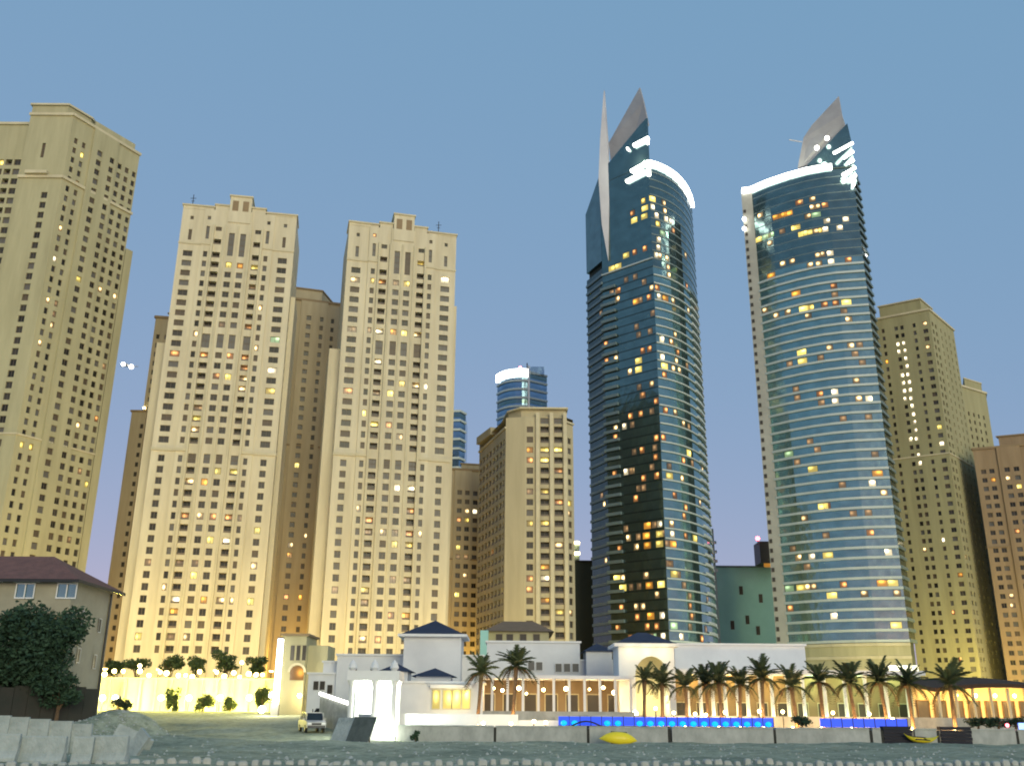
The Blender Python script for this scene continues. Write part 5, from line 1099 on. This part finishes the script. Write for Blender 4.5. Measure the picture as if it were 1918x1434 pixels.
for _ in range(3200):
    y = 49 + 42 * rr.random() ** 1.3; x = rr.uniform(-.62, .56) * y
    if rr.random() < .25: x, y = -32.5 + rr.gauss(0, 3.2), 82 + rr.gauss(0, 3)
    s = 0.03 + 0.13 * rr.random() ** 3; z = ground_z(x, y); n = len(rb.v); a0 = rr.random() * 6
    rb.v += [(x + s * rr.uniform(.7, 1.3) * math.cos(a0 + k * 1.571), y + s * rr.uniform(.7, 1.3) * math.sin(a0 + k * 1.571), z - .01) for k in range(4)] + [(x + s * .2 * rr.uniform(-1, 1), y, z + s * rr.uniform(.5, 1.0))]
    for k in range(4): rb.f.append((n + k, n + (k + 1) % 4, n + 4)); rb.m.append(0)
o = stuff(rb.build('rubble', 'stone_pale')); o['label'] = 'loose pebbles and rubble scattered over the sand'; o['category'] = 'rubble'
# row of pale edging stones along the bottom of the picture
bm = MB(); r = 0.17
for k, (zz, s) in enumerate(((0, 1), (.2, 1), (.3, .86), (.36, .5))): bm.v += [(s * .2 * sx, s * .16 * sy, zz) for sx, sy in ((-1, -.7), (-.7, -1), (.7, -1), (1, -.7), (1, .7), (.7, 1), (-.7, 1), (-1, .7))]
for k in range(3):
    for j in range(8): bm.f.append((k * 8 + j, k * 8 + (j + 1) % 8, k * 8 + 8 + (j + 1) % 8, k * 8 + 8 + j)); bm.m.append(0)
bm.f.append(tuple(range(24, 32))); bm.m.append(0)
me = bm.mesh('edging_stone', 'stone_pale', smooth=False)
for i in range(96):
    t = i / 95; x = -24 + 52.5 * t; y = 48.7 + 7.4 * t; o = bpy.data.objects.new('edging_stone', me); COL.objects.link(o)
    o.location = (x + RND.uniform(-.04, .04), y, ground_z(x, y) - .03); o.rotation_euler = (0, 0, RND.uniform(-.15, .4)); o.scale = (RND.uniform(.75, 1.2), RND.uniform(.8, 1.2), RND.uniform(.5, .95)); tag(o, 'pale edging stone in the even row along the bottom edge', 'stone', 'pale edging stones along the bottom edge')

# ------------------------------------------------------------------ palms, trees, shrubs
def frond_mesh(L, droop, seed, mat):
    r = random.Random(seed); b = MB(); n = 9
    pts = [Vector((L * t, 0, L * (0.42 * t - droop * t * t))) for t in [i / n for i in range(n + 1)]]
    b.tube(pts, [0.035 * (1 - .8 * i / n) for i in range(n + 1)], 4)
    for i in range(1, n + 1):
        for s in (-1, 1):
            for h in (0, .5):
                if i == n and h: continue
                p = pts[i].lerp(pts[min(i + 1, n)], h); t = (i + h) / n; l = L * (0.30 * (1 - (t - .45) ** 2 * 1.6)) * r.uniform(.85, 1.1)
                tip = p + Vector((l * .55, s * l * .8, -l * r.uniform(.15, .45))); w = Vector((0.07, 0, 0.02))
                b.poly([p - w, p + w, tip])
    return b.mesh('frond', mat)
FR = [frond_mesh(1.9, .35, 1, 'frond'), frond_mesh(1.75, .62, 2, 'frond'), frond_mesh(1.8, 1.0, 3, 'frond'), frond_mesh(1.5, 1.45, 4, 'dead_frond')]
def palm(px, py, Y, label, s=1.0, up=0.0, zb=1.15, base_light=40):
    c = at(px, py, Y); r = random.Random(px); P = thing('palm_tree', label, 'palm tree', (c.x, Y, zb), 'palm trees along the hotel terrace')
    lean = r.uniform(-.35, .35); s *= r.uniform(.9, 1.12); pts = [Vector((c.x - lean + lean * t, Y, zb + (c.z - zb) * t)) for t in [i / 6 for i in range(7)]]
    MB().tube(pts, [0.24, 0.19, 0.17, 0.17, 0.17, 0.2, 0.26], 9).build('trunk', 'bark', P)
    nf = r.randint(28, 40)
    for k in range(nf):
        lev = k / (nf - 1); f = FR[0] if lev < .3 else FR[1] if lev < .62 else FR[2] if lev < .86 else FR[3]
        o = put('frond', f, P, c + Vector((0, 0, 0.12 - .3 * lev))); q = s * r.uniform(.7, 1.18); o.scale = (q, q, q)
        o.rotation_euler = (r.uniform(-.35, .35), R(-62 + 66 * lev + r.uniform(-9, 9)) if lev < .62 else R(r.uniform(-5, 12)), k * 2.39996 + r.uniform(-.2, .2))
    if base_light:
        light('uplight', (c.x - .3, Y - .7, zb + .35), base_light * 5.0, (1.0, 0.58, 0.2), 0.12, P); MB().tube([(c.x - .35, Y - .6, zb), (c.x - .35, Y - .6, zb + .2)], 0.12, 8).build('uplight_lamp', 'lamp_warm', P)
for i, (px, py, Y, s, lab, bl) in enumerate(((902, 1258, 99, .95, 'dark palm left of the taller palm before the pergola terrace', 45), (967, 1247, 97.5, 1.15, 'tall dark palm standing alone before the pergola terrace', 70), (1207, 1272, 100, .9, 'slim palm before the arch of the gatehouse', 0),
    (1240, 1279, 101, .95, 'palm touching the right edge of the gatehouse arch', 25), (1284, 1284, 100, 1.0, 'first palm of the uplit row, just right of the gatehouse', 35), (1322, 1279, 101, 1.0, 'second palm of the uplit row right of the gatehouse', 35), (1346, 1277, 99, 1.0, 'third palm of the uplit row, crown merged with its neighbour', 45), (1386, 1280, 101, 1.0, 'fourth palm of the uplit row right of the gatehouse', 40),
    (1427, 1268, 100, 1.1, 'tallest palm of the uplit row, above the end of the blue panels', 45), (1482, 1284, 99, 1.1, 'bushy palm above the gap between the two runs of blue panels', 50), (1534, 1275, 99, 1.15, 'full dark palm at the left end of the second run of blue panels', 70), (1590, 1278, 99, 1.05, 'palm with a pink lit trunk above the second run of blue panels', 55), (1648, 1276, 99, 1.1, 'palm with a brightly orange lit trunk', 150), (1700, 1280, 99, 1.1, 'palm just right of the one with the orange trunk', 40), (1779, 1282, 98, 1.2, 'dark palm beside the thatched restaurant', 50))):
    palm(px, py, Y, lab, s, base_light=bl)
def leaf_crown(b, c, rx, ry, rz, n, size, r, lumps=9):
    cs = [(Vector((r.uniform(-.62, .62) * rx, r.uniform(-.62, .62) * ry, r.uniform(-.6, .65) * rz)), r.uniform(.32, .58)) for _ in range(lumps)]
    for _ in range(n):
        q, s = r.choice(cs); d = Vector((r.gauss(0, 1), r.gauss(0, 1), r.gauss(0, 1))).normalized() * (r.random() ** .4)
        p = c + q + Vector((d.x * rx * s, d.y * ry * s, d.z * rz * s))
        u = Vector((r.gauss(0, 1), r.gauss(0, 1), r.gauss(0, .7))).normalized(); v = u.cross(Vector((r.gauss(0, 1), r.gauss(0, 1), r.gauss(0, 1)))).normalized(); l = size * r.uniform(.6, 1.3)
        b.poly([p - u * l, p + v * l * .45, p + u * l, p - v * l * .45])
def tree(px, py, Y, rx, rz, label, n=1500, size=.22, mat='leaf', name='tree', group=None, cat='tree', zb=None, lumps=11):
    c = at(px, py, Y); r = random.Random(px * 7 + py); zb = ground_z(c.x, Y) if zb is None else zb
    T = thing(name, label, cat, (c.x, Y, zb - .05), group)
    m = MB().tube([(c.x, Y, zb - .05), (c.x + .1, Y, (zb + c.z) / 2), (c.x, Y, c.z)], [rx * .10 + .03, rx * .07 + .02, .03], 8)
    for k in range(5): a = k * 1.256; m.tube([(c.x + .05, Y, zb + (c.z - zb) * (.55 + .07 * k)), (c.x + rx * .6 * math.cos(a), Y + rx * .6 * math.sin(a), c.z + rz * .35)], [rx * .045 + .01, .015], 5)
    m.build('trunk', 'bark', T)
    b = MB(); leaf_crown(b, c, rx, rx, rz, n, size, r, lumps); b.build('crown', mat, T)
tree(66, 1216, 88, 4.1, 4.0, 'big dark leafy tree before the house at the left edge', 14000, .24, 'leaf_dark', lumps=26)
tree(-12, 1240, 86, 3.2, 3.6, 'dark tree cut off by the left edge', 6000, .24, 'leaf_dark', lumps=16)
tree(112, 1292, 87, 2.0, 1.3, 'low dark bush right of the big tree before the house', 2200, .2, 'leaf_dark', 'bush', cat='bush')
for i, (px, py, rx, rz, lab) in enumerate(((325, 1312, 1.0, 1.7, 'narrow upright shrub in front of the yellow wall'), (381, 1316, 1.3, 1.3, 'round shrub in the middle before the yellow wall'), (432, 1318, 1.2, 1.0, 'low shrub before the yellow wall, third from the left'), (491, 1308, 1.25, 1.5, 'round green shrub beside the white light pylon'))):
    tree(px, py, 144, rx, rz, lab, 1300, .2, 'leaf', 'shrub', 'shrubs before the yellow wall', 'shrub')
for i, (px, py, rx, rz) in enumerate(((256, 1243, 2.3, 1.5), (318, 1238, 2.5, 1.8), (368, 1245, 2.0, 1.4), (425, 1239, 2.3, 1.7), (480, 1245, 2.0, 1.5), (216, 1250, 1.8, 1.2))):
    tree(px, py, 172 + i, rx, rz, 'leafy street tree above the yellow wall, %s counted from the left' % ORD[(1, 2, 3, 4, 5, 0)[i]], 1300, .3, 'leaf', group='street trees above the yellow wall')
for i, (px, py) in enumerate(((220, 1318), (236, 1320))): tree(px, py, 120, .8, .7, ('small dark scrub bush left of the sand mound', 'small dark scrub bush touching the sand mound')[i], 500, .16, 'leaf_dark', 'bush', 'scrub bushes', 'bush')
r = random.Random(5); b = MB(); c = Vector((PB.location.x, 89.6, .45)); leaf_crown(b, c, .4, .3, .5, 300, .13, r, 5); b.build('foliage', 'leaf_dark', PB)
MB().tube([(c.x, 89.6, -.05), (c.x, 89.6, .4)], [.05, .02], 6).build('stem', 'bark', PB)
for i, (px, py, e) in enumerate(((905, 1353, 30), (957, 1354, 40), (1000, 1350, 60), (1022, 1352, 40), (1228, 1326, 60), (1262, 1334, 80), (1302, 1336, 80), (1322, 1338, 40), (1358, 1333, 60), (1422, 1331, 70), (1466, 1332, 50), (1560, 1334, 30), (1628, 1336, 50), (1672, 1346, 60))):
    post_lamp(px, py, 99.6 if px > 1030 else 94.2, '%s low terrace lamp from the left along the pool and palms' % ORD[i], r=0.17, mat='lamp_warm', e=e, col=(1.0, 0.74, 0.42), group='low terrace lamps', name='terrace_lamp', zb=1.15 if px > 1030 else 1.1)
# hedge along the terrace behind the blue panels on the right
for i, (px, py, rx) in enumerate(((1830, 1352, 1.1), (1868, 1352, 1.2), (1900, 1350, 1.1), (1500, 1348, 1.0))): tree(px, py, 95.5, rx, .5, ['clipped dark hedge piece left of its neighbours at the right edge', 'clipped dark hedge piece in the middle at the right edge', 'clipped dark hedge piece closest to the right edge', 'low dark hedge in the gap between the blue panels'][i], 900, .13, 'leaf_dark', 'hedge', 'terrace hedge pieces', 'hedge', zb=1.15)
